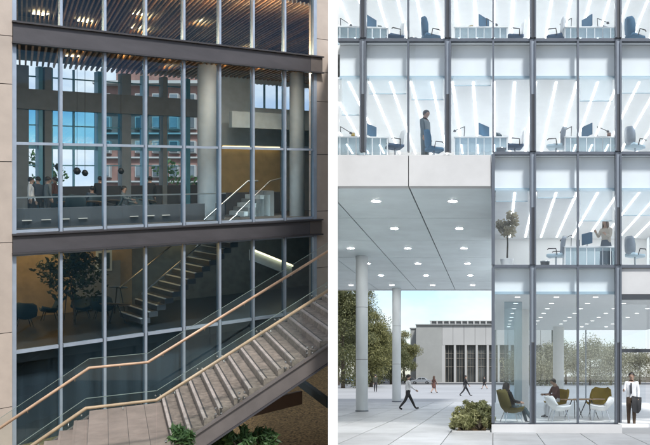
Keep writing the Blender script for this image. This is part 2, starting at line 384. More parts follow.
lpart('rear_wall', 'inner_olive', at, lp(132, 300, 7)[0] + .01, EW(7.0), 7.0, 7.2, -6.0, -2.62)
lpart('basement_wall', 'spandrel_dark', at, -1.5, 11.44, .55, .7, -10, -6.31)
# slatted ceilings: boards run towards a common direction askew to the facade
sdir = Vector((SL(22), 1)).normalized()
a_s = sdir.dot(LU); a_d = sdir.dot(LN)
def slat(parent, s0, d0, d1, h, mat, smin, smax, th=.035, dep=.13):
    t = a_s / a_d
    if s0 > EW(d0) - .1: dn = d0 + (s0 - EW(d0) + .1) / (.62 - t); s0 += t * (dn - d0); d0 = dn
    if d0 > d1 - .3: return None
    sa, sb = s0, s0 + t * (d1 - d0)
    m = MB(); m.hexa([LW(sa - th, d0, h), LW(sa + th, d0, h), LW(sb + th, d1, h), LW(sb - th, d1, h), LW(sa - th, d0, h + dep), LW(sa + th, d0, h + dep), LW(sb + th, d1, h + dep), LW(sb - th, d1, h + dep)])
    return m.build('slat', mat, parent)
for k in range(118):
    s0 = -4.6 + k * .19; d0, d1 = .35, 13.5
    slat(at, s0, d0, d1, 7.05 + random.uniform(-.03, .03), 'slat_dark' if random.random() < .62 else 'slat_wood', -2, 12)
for k in range(84):
    s0 = -1.9 + k * .215
    slat(at, s0, .30, 8.2, 4.42, 'slat_wood' if random.random() < .8 else 'slat_dark', -2, 12)
def plan_at(px, row, h):
    y = h * FPX / (171 - row); p = Vector((SL(px) * y, y)) - LB
    return p.dot(LU), p.dot(LN)
for px, row in ((84, 21), (139, 28), (141, 14), (241, 44), (40, 14), (196, 20)):     # warm lamps above the upper boards
    s, d = plan_at(px, row, 7.3); m = MB(); lbox(m, s - .3, s + .3, d - .3, d + .3, 7.30, 7.33); m.build('ceiling_lamp', 'warm_lamp', at)
for s, d in ((2.6, 2.6), (4.4, 3.0), (5.8, 2.4), (8.2, 2.6), (9.9, 2.4), (7.0, 5.2), (3.4, 5.4)):
    m = MB(); lbox(m, s - .2, s + .2, d - .2, d + .2, 4.62, 4.65); m.build('ceiling_lamp', 'warm_lamp_low', at)
lpart('uplight', 'warm_up', at, .2, 11.2, .20, .50, 4.785, 4.81)     # unseen glowing strip added behind the steel band to light the slats
lpart('uplight', 'warm_up2', at, 1.2, 11.0, .25, .29, 4.22, 4.30)  # second hidden strip, added to warm the lower slats
lpart('linear_light', 'cool_line', at, -.6, 11.2, .25, .40, 4.335, 4.36)  # hidden cool strip added to brighten the floor, columns and walls of level two
for s, d in ((.8, 5.6), (2.2, 4.2), (3.4, 5.8), (5.4, 2.4), (-.2, 3.2)): lpart('ceiling_light', 'hall_lamp', at, s - .45, s + .45, d - .3, d + .3, -2.66, -2.63)  # unseen warm panels added to light the hall
for s, d in ((7.6, 4.6), (9.8, 3.2), (11.2, 4.8)): lpart('ceiling_light', 'hall_lamp_dim', at, s - .45, s + .45, d - .3, d + .3, -2.66, -2.63)  # unseen cooler panels added to lift the dark right part of the hall
for q in range(9):
    if q not in (4, 5): lpart('step_light', 'dim_line', at, .9 + q * .62, 1.2 + q * .62, 2.52, 2.59, -1.78, -1.75)  # glowing dashes imitate ceiling lights reflected here, not fittings
# level two: far window wall at 8.3 m
FD = 8.3
def fw(name, mat, px0, px1, r0, r1, d0=FD, th=.25, parent=at):
    sA, hA = lp(px0, r0, d0); sB, hB = lp(px1, r1, d0)
    return lpart(name, mat, parent, min(sA, sB), max(sA, sB), d0, d0 + th, min(hA, hB), max(hA, hB))
def fh(row, px=100, d=FD): return lp(px, row, d)[1]
sF = lambda px: lp(px, 100, FD)[0]
hs1, hs0 = fh(94), fh(113)                   # spandrel beam between the two window rows
lpart('spandrel', 'inner_taupe', at, sF(0), sF(215), FD - .35, FD + .1, hs0, hs1)
for px0, px1, mt in ((15, 27, 'inner_taupe'), (37, 41, 'teal_frame'), (43, 50, 'inner_taupe'), (96, 101, 'teal_frame'), (120, 129, 'col_plaster'), (142, 145, 'teal_frame'), (161, 165, 'inner_taupe'), (184, 188, 'teal_frame')):
    lpart('pier', mt, at, sF(px0), sF(px1), FD - .25, FD + .25, -2.0, 4.42)
for px0, px1 in ((27, 36), (51, 95), (104, 120), (129, 141), (147, 160), (166, 182)):
    n = max(1, round((px1 - px0) / 20)); 
    for q in range(n):
        a = sF(px0 + (px1 - px0) * q / n); b = sF(px0 + (px1 - px0) * (q + 1) / n)
        for h0, h1 in ((hs1, 4.42), (fh(146), hs0), (fh(186), fh(150))):
            wi = lpart('rear_window', 'teal_frame', at, a, a + .06, FD - .05, FD + .1, h0, h1)
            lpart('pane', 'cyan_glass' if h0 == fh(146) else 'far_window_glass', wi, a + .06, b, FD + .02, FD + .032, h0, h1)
            lpart('glazing_bar', 'teal_frame', wi, a + .06, b, FD - .03, FD + .08, h0 + (h1 - h0) * .55, h0 + (h1 - h0) * .55 + .05)
    lpart('window_head', 'teal_frame', at, sF(px0), sF(px1), FD - .06, FD + .12, fh(150), fh(146))
lpart('rear_parapet', 'inner_dark', at, sF(0), sF(215), FD - .1, FD + .2, -2.0, fh(186))
# right half of level two: pale and warm inner walls
W2 = 6.2
sW = lambda px: lp(px, 100, W2)[0]
hW = lambda row: lp(262, row, W2)[1]
h146, hA, hB = hW(146), hW(108), hW(84)
lpart('inner_wall', 'inner_white', at, sW(217), sW(252), W2, W2 + .2, h146, 4.6)
lpart('inner_wall', 'inner_white', at, sW(252) + .005, EW(W2) - .02, W2, W2 + .2, h146, hA)
lpart('inner_wall', 'inner_white', at, sW(252) + .005, EW(W2) - .02, W2, W2 + .2, hB, 4.6)
for q in range(3):
    a = sW(252 + 12.5 * q); b = sW(252 + 12.5 * (q + 1)); b = min(b, EW(W2) - .02)
    wi = lpart('rear_window', 'teal_frame', at, a + .005, a + .06, W2 + .02, W2 + .14, hA, hB); lpart('pane', 'far_window_glass', wi, a + .06, b, W2 + .08, W2 + .09, hA, hB)
lpart('inner_wall', 'yellow_wall', at, sW(223), sW(283), W2 + .3, W2 + .5, -2.0, h146)
lpart('inner_wall', 'inner_taupe', at, sW(283) + .01, EW(W2 + .3) - .02, W2 + .3, W2 + .5, -2.0, h146)
lpart('bulkhead', 'inner_white', at, lp(232, 100, 4.6)[0], EW(4.6) - .02, 4.6, 4.9, lp(250, 128, 4.6)[1], lp(250, 112, 4.6)[1])
lpart('reception_counter', 'inner_dark', at, lp(226, 190, 5.2)[0], lp(280, 190, 5.2)[0], 5.2, 5.7, -2.03, -1.0)
lpart('wall_light', 'warm_cove_dim', at, sW(225), sW(281), W2 + .10, W2 + .26, h146 - .07, h146 - .03)
for px, d, r in ((207, 2.9, .38), (297, 2.6, .33)):
    s = lp(px, 100, d)[0]; b0 = LW(s, d, -2.03)
    m = MB(); m.lathe([(r, -.5), (r, 6.9)], 28, b0); m.build('round_column', 'col_plaster', at)
for k in range(7):                            # short inner flight up to the lobby, with handrail
    sK, hK = lp(240 + k * 4, 216 - k * 4.2, 3.4)
    lpart('inner_step', 'inner_white' if k % 2 else 'inner_taupe', at, sK, sK + .5, 3.4, 4.8, -2.03, max(hK, -2.0))
hp = [LW(*(lambda t: (t[0], 2.2, t[1]))(lp(px, r, 2.2))) for px, r in ((204, 220), (248, 181), (258, 181))]
MB().tube(hp, .035, 8).build('inner_handrail', 'steel', at)
hp = [LW(*(lambda t: (t[0], 3.3, t[1]))(lp(px, r, 3.3))) for px, r in ((236, 214), (270, 181), (282, 178))]
MB().tube(hp, .03, 8).build('inner_handrail', 'steel', at)
for i in range(11):                           # glass balustrade on the edge of level two
    lpart('balustrade_pane', 'far_window_glass', at, -1.4 + i * 1.1, -.32 + i * 1.1, 1.9, 1.915, -2.03, -.95)
lpart('balustrade_rail', 'steel', at, -1.4, 8.2, 1.87, 1.94, -.95, -.90)
lpart('low_planter_wall', 'inner_dark', at, -1.5, 8.5, 2.6, 2.9, -2.03, -1.35)
# level one: warm hall with its own stair
lpart('wall_panel', 'inner_taupe', at, lp(75, 300, 6.9)[0], lp(120, 300, 6.9)[0], 6.85, 6.99, -5.9, -3.9)
for px0, px1 in ((16, 60), (96, 128), (160, 200)):
    m = MB(); lbox(m, lp(px0, 260, 6.5)[0], lp(px1, 260, 6.5)[0], 6.55, 6.75, -2.72, -2.66); m.build('cove_light', 'warm_cove', at)
s0, h0 = lp(252, 250, 5.2); s1, h1 = lp(292, 266, 5.2)
m = MB(); m.hexa([LW(s0, 5.2, h0 - .5), LW(s1, 5.2, h1 - .5), LW(s1, 5.5, h1 - .5), LW(s0, 5.5, h0 - .5), LW(s0, 5.2, h0), LW(s1, 5.2, h1), LW(s1, 5.5, h1), LW(s0, 5.5, h0)]); m.build('sloping_bulkhead', 'inner_white', at)
m = MB(); m.hexa([LW(s0, 5.08, h0 - .02), LW(s1, 5.08, h1 - .02), LW(s1, 5.19, h1 - .02), LW(s0, 5.19, h0 - .02), LW(s0, 5.08, h0 + .06), LW(s1, 5.08, h1 + .06), LW(s1, 5.19, h1 + .06), LW(s0, 5.19, h0 + .06)]); m.build('cove_light', 'white_cove', at)
s_0, h_0 = lp(140, 322, 1.6); s_1, h_1 = lp(236, 240, 1.6)
n = 13
for k in range(n):
    a = s_0 + (s_1 - s_0) * k / n; b = s_0 + (s_1 - s_0) * (k + 1) / n; h = h_0 + (h_1 - h_0) * (k + .6) / n
    if h > -2.75: break
    st = lpart('hall_step', 'inner_dark', at, a, b + .04, 1.5, 3.7, h - .20, h)
    lpart('step_nosing', 'step_white', st, a - .015, a + .06, 1.5, 3.7, h - .02, h + .012)
for w0 in (1.46, 3.72):
    m = MB(); m.hexa([LW(s_0, w0, h_0 + .2), LW(s_1, w0, h_1 + .2), LW(s_1, w0 + .012, h_1 + .2), LW(s_0, w0 + .012, h_0 + .2), LW(s_0, w0, h_0 + 1.05), LW(s_1, w0, h_1 + 1.05), LW(s_1, w0 + .012, h_1 + 1.05), LW(s_0, w0 + .012, h_0 + 1.05)]); m.build('hall_guard_pane', 'guard_glass', at)
    MB().tube([LW(s_0, w0, h_0 + 1.08), LW(s_1, w0, h_1 + 1.08)], .03, 8).build('hall_handrail', 'steel', at)

# ------------------------------------------------------------------ exterior stone staircase
sr = thing('stone_staircase', 'wide stone staircase with glass guards and wooden handrails before the atrium', 'staircase', SWP(0, 1.7, -8))
WID = 3.56; G2 = .567; G1 = .645; S2 = 1.262; END = 6.4
def noseh(s): return -5.6 + (s - S2) * G2 if s > S2 else (-5.6 + s * G1 if s < 0 else -5.6)
stair_objs = []
RUN = .30
nst = int((END - S2) / RUN) + 1
for k in range(nst):
    a = S2 + (k + 1) * RUN; h = -5.6 + (k + 1) * RUN * G2
    m = MB(); sbox(m, a, a + RUN + .02, .02, WID - .02, h - .20, h); o = m.build('tread', 'stair_stone', sr)
    m = MB(); sbox(m, a - .012, a + .045, .02, WID - .02, h - .03, h + .005); q = m.build('nosing', 'nosing', o); stair_objs += [o, q]
    m = MB(); sbox(m, a + .058, a + .082, .04, WID - .04, h - .01, h + .003); stair_objs.append(m.build('grip_strip', 'band_dark', o))
for k in range(9):
    a = -k * RUN; h = -5.6 - k * RUN * G1
    if k:
        m = MB(); sbox(m, a - .001, a + RUN + .02, .02, WID - .02, h - .22, h); o = m.build('tread', 'landing_stone', sr)
        m = MB(); sbox(m, a - .016, a + .04, .02, WID - .02, h - .045, h + .006); m.build('nosing', 'landing_stone', o)
nl = 3
for i in range(4):                            # landing slabs
    for j in range(nl):
        m = MB(); a0 = i * (S2 + RUN) / 4; sbox(m, a0 + .004, a0 + (S2 + RUN) / 4 - .004, .02 + (WID - .04) * j / nl + .004, .02 + (WID - .04) * (j + 1) / nl - .004, -5.85, -5.6); m.build('landing_slab', 'landing_stone', sr)
m = MB(); sbox(m, -.003, S2 + RUN, .03, WID - .03, -5.95, -5.62); m.build('landing_bed', 'gap_dark', sr)
def strip3(s0, h0, s1, h1, w0, w1, lo, hi, mat, name, parent):
    m = MB(); m.hexa([SWP(s0, w0, h0 + lo), SWP(s1, w0, h1 + lo), SWP(s1, w1, h1 + lo), SWP(s0, w1, h0 + lo), SWP(s0, w0, h0 + hi), SWP(s1, w0, h1 + hi), SWP(s1, w1, h1 + hi), SWP(s0, w1, h0 + hi)])
    return m.build(name, mat, parent)
SEG = [(-2.6, 0), (0, S2), (S2, END)]
for w0, w1 in ((-.14, -.07), (WID + .07, WID + .14)):
    for a, b in SEG:
        sg = strip3(a, noseh(a), b, noseh(b), w0, w1, -.52, -.17, 'stringer', 'stringer', sr); stair_objs.append(sg)
        fl = strip3(a, noseh(a), b, noseh(b), w0 - .05, w1 + .02, -.165, -.13, 'stringer', 'stringer_flange', sg); stair_objs.append(fl)
        fl = strip3(a, noseh(a), b, noseh(b), w0 - .05, w1 + .02, -.56, -.524, 'band_dark', 'stringer_flange', sg); stair_objs.append(fl)
stair_objs.append(strip3(S2, -5.6, END, noseh(END), .0, WID, -.50, -.36, 'inner_dark', 'stair_soffit', sr))
for w0, lab in ((-.055, 'near'), (WID + .04, 'far')):
    cuts = [-2.6, -1.3, -.008]; segs = [(-2.6, -1.31), (-1.3, -.008), (0, S2 - .008)]
    x = S2
    while x < END: segs.append((x, min(x + 1.42, END) - .012)); x += 1.42
    for a, b in segs:
        gp = strip3(a, noseh(a + 1e-6), b, noseh(b), w0, w0 + .016, -.16, 1.20, 'guard_glass', 'guard_pane', sr); stair_objs.append(gp)
        stair_objs.append(strip3(a, noseh(a + 1e-6), b, noseh(b), w0 - .002, w0 + .018, 1.201, 1.210, 'glass_edge', 'pane_edge', gp))
        for t in (.16, .84) if b - a > .6 else (.5,):
            c = a + (b - a) * t
            for ds in (-.055, .055):
                for dh in (-.07, .05):
                    pbolt = SWP(c + ds, w0 - .03, noseh(c) + dh - .02); q = SWP(c + ds, w0 + .05, noseh(c) + dh - .02)
                    bo = MB().tube([pbolt, q], .021, 10).build('standoff_bolt', 'steel', gp); stair_objs.append(bo)
    pts = [SWP(s, w0 + .008 + (.06 if lab == 'near' else -.06), noseh(s) + 1.0) for s in (-2.6, 0, S2, END)]
    hr = MB().tube(pts, .034, 10).build('handrail', 'rail_wood', sr); stair_objs.append(hr)
    for s in np.arange(-2.2, END - .1, .95):
        b = MB().tube([SWP(s, w0 + .008, noseh(s) + .9), SWP(s, w0 + .008 + (.06 if lab == 'near' else -.06), noseh(s) + .97)], .012, 6).build('rail_bracket', 'steel', hr); stair_objs.append(b)
for o in stair_objs: clip(o, (0, 0, 0), CLIP_N)
for o in list(sr.children):
    if o.type == 'MESH' and len(o.data.vertices) == 0: 
        for c in list(o.children): bpy.data.objects.remove(c)
        bpy.data.objects.remove(o)
for o in [o for o in bpy.data.objects if o.type == 'MESH' and len(o.data.vertices) == 0]: bpy.data.objects.remove(o)
cw = MB()                                      # low concrete edging and an old beam under the stair
def bankpt(px, row, y): return Vector((SL(px) * y, y, EYE + (376 - row) / FPX * y))
A, B = bankpt(300, 386, 22.0), bankpt(329, 408, 19.6)
def plank(name, mat, a, b, wdt, hgt, label, cat):
    a = Vector(a); b = Vector(b); d = (b - a); hd = Vector((d.x, d.y, 0)).normalized(); sd_ = Vector((-hd.y, hd.x, 0)) * wdt / 2; up = Vector((0, 0, hgt))
    m = MB(); m.hexa([a - sd_, b - sd_, b + sd_, a + sd_, a - sd_ + up, b - sd_ + up, b + sd_ + up, a + sd_ + up])
    return tag(m.build(name, mat, None, .01), label, cat)
plank('garden_kerb', 'fab_teal', A, B, .14, .22, 'dark blue kerb edging the mulch beneath the staircase', 'kerb')
plank('timber_beam', 'rail_brown', bankpt(232, 421, 19.5), bankpt(300, 404, 20.6), .30, .34, 'thick brown timber lying on the mulch under the stair stringer', 'timber')

# ================================================================== RIGHT BUILDING: PALE OFFICE
of = thing('office_building', 'pale glass office with bright floors and a deep canopy on round columns', 'building', (0, D, 0))
Z = lambda r: EYE + (376 - r) / FPX * D        # height on the facade
FX = lambda px: SL(px) * D
ZB = [Z(-73.5), Z(40.5), Z(153.5), Z(266.5), .24]    # floor levels from the top floor's roof down
XR = 6.36
def opart(name, mat, x0, x1, y0, y1, z0, z1, parent=of, bevel=0): return MB().box(x0, x1, y0, y1, z0, z1).build(name, mat, parent, bevel)
def opoly(name, mat, y0, y1, x1, z0, z1, parent=of):
    return MB().prism([(XL(y0), y0), (x1, y0), (x1, y1), (XL(y1), y1)], z0, z1).build(name, mat, parent)
YB = D + 9.0
THICK = [FX(363.4), FX(448), FX(532.8), FX(618), XR]
THIN = [FX(408.4), FX(493.2), FX(577.7), FX(660)]
ALLX = sorted(THICK + THIN)
XW = XL(D) + .02
LEVELS = [(ZB[1], ZB[0], XW, 'upper'), (ZB[2], ZB[1], XW, 'upper'), (ZB[3], ZB[2], THIN[1], 'mid'), (ZB[4], ZB[3], THIN[1], 'ground')]
blind_drop = {0: [.55, .3, .75, .2, .5, .35, .6, .25, .5], 1: [1.15, .50, .68, .25, .0, .0, .72, .48, .3], 2: [0, 0, 0, 0, .35, .25, .95, .78, .2], 3: [0] * 9}
for li, (z0, z1, xl, kind) in enumerate(LEVELS):
    zt = z1 - .045
    # horizontal transom beam over this floor
    opart('transom_beam', 'mullion_grey', xl, XR, D - .06, D + .08, z1 - .045, z1 + .045)
    for x in ALLX:
        if x < xl - .01: continue
        thick = any(abs(x - t) < .01 for t in THICK); corner = (abs(x - THIN[1]) < .01 and li >= 2)
        if thick:
            zs = z0 + (z1 - z0) * .52
            ml = opart('mullion', 'mullion_grey', x - .095, x - .045, D - .13, D + .10, z0 + .046, z1 - .046)
            opart('mullion_flank', 'mullion_grey', x + .045, x + .095, D - .13, D + .10, z0 + .046, z1 - .046, ml)
            opart('mullion_core', 'mullion_light', x - .044, x + .044, D - .07, D + .06, zs, z1 - .046, ml)
            opart('vent_slot', 'mullion_dark', x - .044, x + .044, D - .09, D + .06, z0 + .046, zs - .01, ml)
        else:
            wq = .05 if corner else .028
            opart('mullion', 'mullion_grey', x - wq, x + wq, D - .10, D + .08, z0 + .046, z1 - .046)
    xs = [xl] + [x for x in ALLX if x > xl + .05]
    for j, (a, b) in enumerate(zip(xs, xs[1:])):
        ia = .1 if any(abs(a - t) < .01 for t in THICK) else .03; ib = .1 if any(abs(b - t) < .01 for t in THICK) else .03
        if not (kind == 'ground' and a > 3.5):
            opart('pane', 'lobby_glass' if kind == 'ground' else 'office_glass', a + ia, b - ib, D, D + .012, z0 + .046, z1 - .046)
        # bulkhead behind the glass and its trim
        zb = z1 - 1.06 if kind != 'ground' else z1 - .80
        if not (kind == 'ground' and a > 3.5):
            bh = opart('bulkhead_panel', 'bulkhead', a + .004, b - .004, D + .25, D + .30, zb + .06, z1 - .05)
            opart('bulkhead_trim', 'trim_blue', a + .004, b - .004, D + .20, D + .30, zb - .02, zb + .06, bh)
            jj = j + (len(ALLX) + 1 - len(xs)); dr = blind_drop[li][min(jj, 8)]
            if dr:
                bl = opart('roller_blind', 'blind', a + ia + .05, b - ib - .05, D + .14, D + .144, zb - dr, zb + .02)
                opart('blind_bar', 'trim_blue', a + ia + .05, b - ib - .05, D + .132, D + .152, zb - dr - .022, zb - dr, bl)
    opart('slab_edge', 'bulkhead', xl + .01, XR, D + .082, D + .312, z1 - .04, z1 - .012)
    # slab, ceiling, lights, back wall
    if kind in ('upper', 'mid'):
        zc = z1 - 1.05
        cl = (opoly('ceiling_plate', 'ceiling_white', D + .30, YB, XR, zc, zc + .05) if kind == 'upper' else opart('ceiling_plate', 'ceiling_white', xl + .06, XR, D + .30, YB, zc, zc + .05))
        k = -9
        for k in range(-9, 10):
            x = .645 * k
            y0 = D + .55
            if kind == 'mid' and x < .3: continue
            if x < XL(YB) + .1: continue
            if x < XL(y0) + .05: y0 = x / SL(337.6) + .3
            if y0 > YB - 1: continue
            opart('light_strip', random.choice(('strip_light', 'strip_light_soft', 'strip_light_soft')), x - .028, x + .028, y0, YB - .4, zc - .012, zc - .002)
        if kind == 'upper': opoly('floor_plate', 'floor_pale', D + .31, YB, XR, z0 - .30, z0 - .01)
        else: opart('floor_plate', 'floor_pale', xl + .06, XR, D + .31, YB, z0 - .30, z0 - .01)
        if kind == 'upper': opoly('back_wall', 'white_paint', YB, YB + .2, XR, z0 - .3, z1)
        else: opart('back_wall', 'white_paint', xl, XR, YB, YB + .2, z0 - .3, z1)
opart('roof_plate', 'white_paint', XL(D) + .1, XR, D + .1, YB, ZB[0] - .03, ZB[0] + .3)
opart('end_wall', 'white_paint', XR + .1, XR + .3, D, YB, 5.0, ZB[0])
opart('side_wall', 'mullion_light', THIN[1] - .045, THIN[1] + .045, D + .12, YB, ZB[3] + .05, ZB[2] - .35)
# fascia and canopy
zf0, zf1 = Z(186.5), Z(155.2)
fx = FX(408.6)
for a, b in ((XL(D), fx - .012), (fx + .012, THIN[1] - .06)): opart('fascia_panel', 'fascia', a, b, D - .04, D + .25, zf0, zf1, bevel=.006)
opart('fascia_backing', 'gap_dark', XL(D), THIN[1] - .06, D + .02, D + .2, zf0 + .03, zf1 - .01)
ye = D * 190 / 86.4; ROW = (ye - D) / 6; PWD = 2.58
sb = MB().prism([(XL(D + .3), D + .3), (THIN[1] - .06, D + .3), (THIN[1] - .06, ye - .02), (XL(ye) - .2, ye - .02)], zf0 + .03, zf0 + .55).build('canopy_slab', 'gap_dark', of)
for r_ in range(6):
    y0 = D + .26 + r_ * ROW if r_ else D + .26; y1 = D + (r_ + 1) * ROW
    for c in range(5):
        x1 = THIN[1] - .06 if c == 0 else fx - (c - 1) * PWD - .02; x0 = fx - c * PWD + .02
        ya_ = D + r_ * ROW + (.26 if r_ == 0 else .022); yb_ = y1 - .022
        pol = half_clip([(x0, ya_), (x1, ya_), (x1, yb_), (x0, yb_)], lambda p: p[0] - XL(p[1]) - .02)
        if len(pol) < 3: continue
        m = MB(); m.prism(pol, zf0, zf0 + .04)
        pn = m.build('soffit_panel', 'soffit', of)
        cx = fx - (c - .5) * PWD + (0 if c else -.05); cy = D + (r_ + .42) * ROW
        if cx > XL(cy) + .3:
            m = MB(); m.lathe([(.19, -.006), (.19, .02)], 20, (cx, cy, zf0)); ring = m.build('downlight_ring', 'plastic_white', pn)
            m = MB(); m.lathe([(.14, -.010), (.14, -.007)], 20, (cx, cy, zf0)); m.build('downlight_lens', 'downlight', ring)
opart('canopy_edge', 'fascia', XL(ye) - .3, THIN[1] - .06, ye, ye + .15, zf0 - .03, zf0 + .9)
for yc, xc in ((38.45, -6.35), (52.6, -6.40)):
    m = MB(); m.lathe([(.285, 0), (.285, 2.48)], 32, (xc, yc, 0)); c0 = m.build('column', 'concrete_col', of)
    m = MB(); m.lathe([(.272, 2.48), (.272, 2.50)], 32, (xc, yc, 0)); m.build('column_joint', 'gap_dark', c0)
    m = MB(); m.lathe([(.285, 2.50), (.285, 4.98)], 32, (xc, yc, 0)); m.build('column_drum', 'concrete_col', c0)
    m = MB(); m.lathe([(.272, 4.98), (.272, 5.0)], 32, (xc, yc, 0)); m.build('column_joint', 'gap_dark', c0)
    m = MB(); m.lathe([(.285, 5.0), (.285, zf0 - .16), (.30, zf0 - .15), (.30, zf0 - .002)], 32, (xc, yc, 0)); m.build('column_drum', 'concrete_col', c0)
    m = MB(); m.lathe([(.32, 0), (.32, .05), (.29, .06)], 32, (xc, yc, 0)); m.build('column_collar', 'mullion_grey', c0)
# lobby: plinth, floor, ceiling with downlights, rear and side glazing
LYB = 44.0
opart('plinth', 'fascia', THIN[1] - .05, FX(621.5), D - .12, D + .3, -.1, .235, bevel=.008)
opart('lobby_floor', 'floor_pale', THIN[1] - .04, XR + 2, D + .302, LYB, -.1, .225)
opart('sill_rail', 'mullion_grey', THIN[1], THICK[3], D - .05, D + .07, .24, .285)
zc = ZB[3] - .80
opart('lobby_ceiling', 'ceiling_white', THIN[1] + .06, XR + 2, D + .48, LYB, zc, zc + .06)
for iy in range(8):
    for ix in range(5):
        cx, cy = .75 + ix * 1.25, D + 1.3 + iy * 2.2
        MB().lathe([(.085, -.008), (.085, -.003)], 12, (cx, cy, zc)).build('lobby_downlight', 'downlight_in', of)
for i in range(5):
    x = THIN[1] + .1 + i * 1.66
    ml = opart('rear_mullion', 'mullion_light', x - .03, x + .03, LYB, LYB + .08, .23, zc)
    opart('pane', 'office_glass', x + .03, x + 1.63, LYB + .03, LYB + .04, .23, zc, ml)
for i in range(8):
    y = D + .1 + i * 2.4
    ml = opart('side_mullion', 'mullion_light', THIN[1] - .03, THIN[1] + .03, y, y + .08, .24, ZB[3] - .1)
    opart('pane', 'office_glass', THIN[1] - .005, THIN[1] + .007, y + .085, y + 2.395, .24, ZB[3] - .1, ml)
for x, y in ((1.05, 30.5), (3.3, 41)):
    MB().lathe([(.28, .23), (.28, zc)], 24, (x, y, 0)).build('lobby_column', 'white_paint', of)
m = MB(); m.box(.35, .95, 27.2, 27.24, .24, zc); m.build('blue_screen', 'desk_glass', of)
# recessed entrance at the far end
xe = FX(621.5)
opart('entrance_fascia', 'fascia', xe, XR, D + .02, D + .3, Z(294), ZB[3] - .05)
opart('entrance_beam', 'mullion_dark', xe, XR, D - .02, D + .3, Z(299), Z(294.5))
opart('entrance_transom', 'mullion_dark', xe, XR, D + .90, D + 1.0, Z(351.5), Z(348))
opart('pane', 'lobby_glass', xe, XR, D + .94, D + .952, Z(348), zc)
opart('entrance_step', 'plaza_far', xe, XR + 2, D - .10, D + .30, -.1, .12)

# ================================================================== BACKGROUND
def stone_hall():
    y = 214.0; k = y / FPX
    X = lambda px: (px - 494) * k; ZZ = lambda r: EYE + (376 - r) * k
    t = thing('stone_hall', 'grey stone hall with tall dark windows and a roof lantern across the road', 'building', (X(455), y, 0))
    P = lambda nm, mt, x0, x1, y0, y1, z0, z1, p=t: MB().box(x0, x1, y0, y1, z0, z1).build(nm, mt, p)
    P('side_block', 'stone_far', X(408.8), X(416), y + 4, y + 40, -.1, ZZ(328)); P('side_coping', 'stone_trim', X(408.2), X(416), y + 3.7, y + 40, ZZ(328), ZZ(327))
    P('wall', 'stone_far', X(416), X(442), y, y + 40, -.1, ZZ(325.4)); P('coping', 'stone_trim', X(415.6), X(560), y - .4, y + 40.2, ZZ(325.3), ZZ(324.2))
    wp = 11.6 / 1.0; x = 442.6
    P('recess_wall', 'win_dark', X(442), X(560), y + 1.6, y + 40, -.1, ZZ(325.4))
    P('pilaster', 'stone_far_light', X(442), X(445), y, y + 1.58, -.1, ZZ(345.2))
    n = 0
    for i in range(10):
        a = 444.9 + i * 10.95
        P('upper_panel', 'stone_far_light', X(a - 2.8) + .03, X(a + 8.1) - .03, y + .05, y + 1.58, ZZ(345), ZZ(325.5))
        if i: P('pilaster', 'stone_far_light', X(a - 2.0), X(a + .1), y, y + 1.58, -.1, ZZ(345.2))
        wi = P('window', 'brown_frame', X(a + .2), X(a + .55), y + 1.0, y + 1.3, 0, ZZ(345.3))
        P('pane', 'hall_pane', X(a + .55), X(a + 8.8), y + 1.2, y + 1.25, 0, ZZ(345.3), wi)
        for q in (3.2, 5.9, 8.5): P('frame_bar', 'brown_frame', X(a + q), X(a + q + .28), y + 1.02, y + 1.19, 0, ZZ(345.3), wi)
        for r in (353, 358, 366.5): P('frame_bar', 'brown_frame', X(a + .56), X(a + 8.79), y + 1.0, y + 1.18, ZZ(r + .4), ZZ(r), wi)
    P('lantern', 'stone_trim', X(429.3), X(560), y + 3, y + 36, ZZ(324.2), ZZ(320.6)); P('lantern_roof', 'stone_far_light', X(428.8), X(560), y + 2.6, y + 36, ZZ(320.6), ZZ(319.8))
    for i in range(16): P('lantern_fin', 'stone_far_light', X(429.5 + i * 6.2), X(431 + i * 6.2), y + 2.5, y + 2.98, ZZ(324.1), ZZ(320.7))
stone_hall()
def brick_block():
    y = 64.0; k = y / FPX; X = lambda px: (px - 494) * k; ZZ = lambda r: EYE + (376 - r) * k
    t = thing('brick_building', 'red brick building seen through the rear windows of the atrium', 'building', (X(150), y, 0))
    P = lambda nm, mt, x0, x1, y0, y1, z0, z1, p=t: MB().box(x0, x1, y0, y1, z0, z1).build(nm, mt, p)
    P('wall', 'brick', X(98), X(205), y, y + 8, -.1, ZZ(84))
    P('gable_wall', 'brick', X(118), X(205), y - .3, y + 7, ZZ(84), ZZ(66))
    P('cornice', 'stone_far_light', X(96), X(207), y - .6, y, ZZ(86), ZZ(83))
    for r in (95, 118, 142, 166, 190):
        for i in range(6):
            wi = P('window', 'stone_far_light', X(103 + i * 17), X(112 + i * 17), y - .35, y - .01, ZZ(r + 12), ZZ(r))
            P('pane', 'far_pane', X(104 + i * 17), X(111 + i * 17), y - .40, y - .36, ZZ(r + 11), ZZ(r + 1), wi)
        P('string_course', 'stone_far_light', X(98), X(205), y - .25, y - .005, ZZ(r + 17), ZZ(r + 15.5))
brick_block()

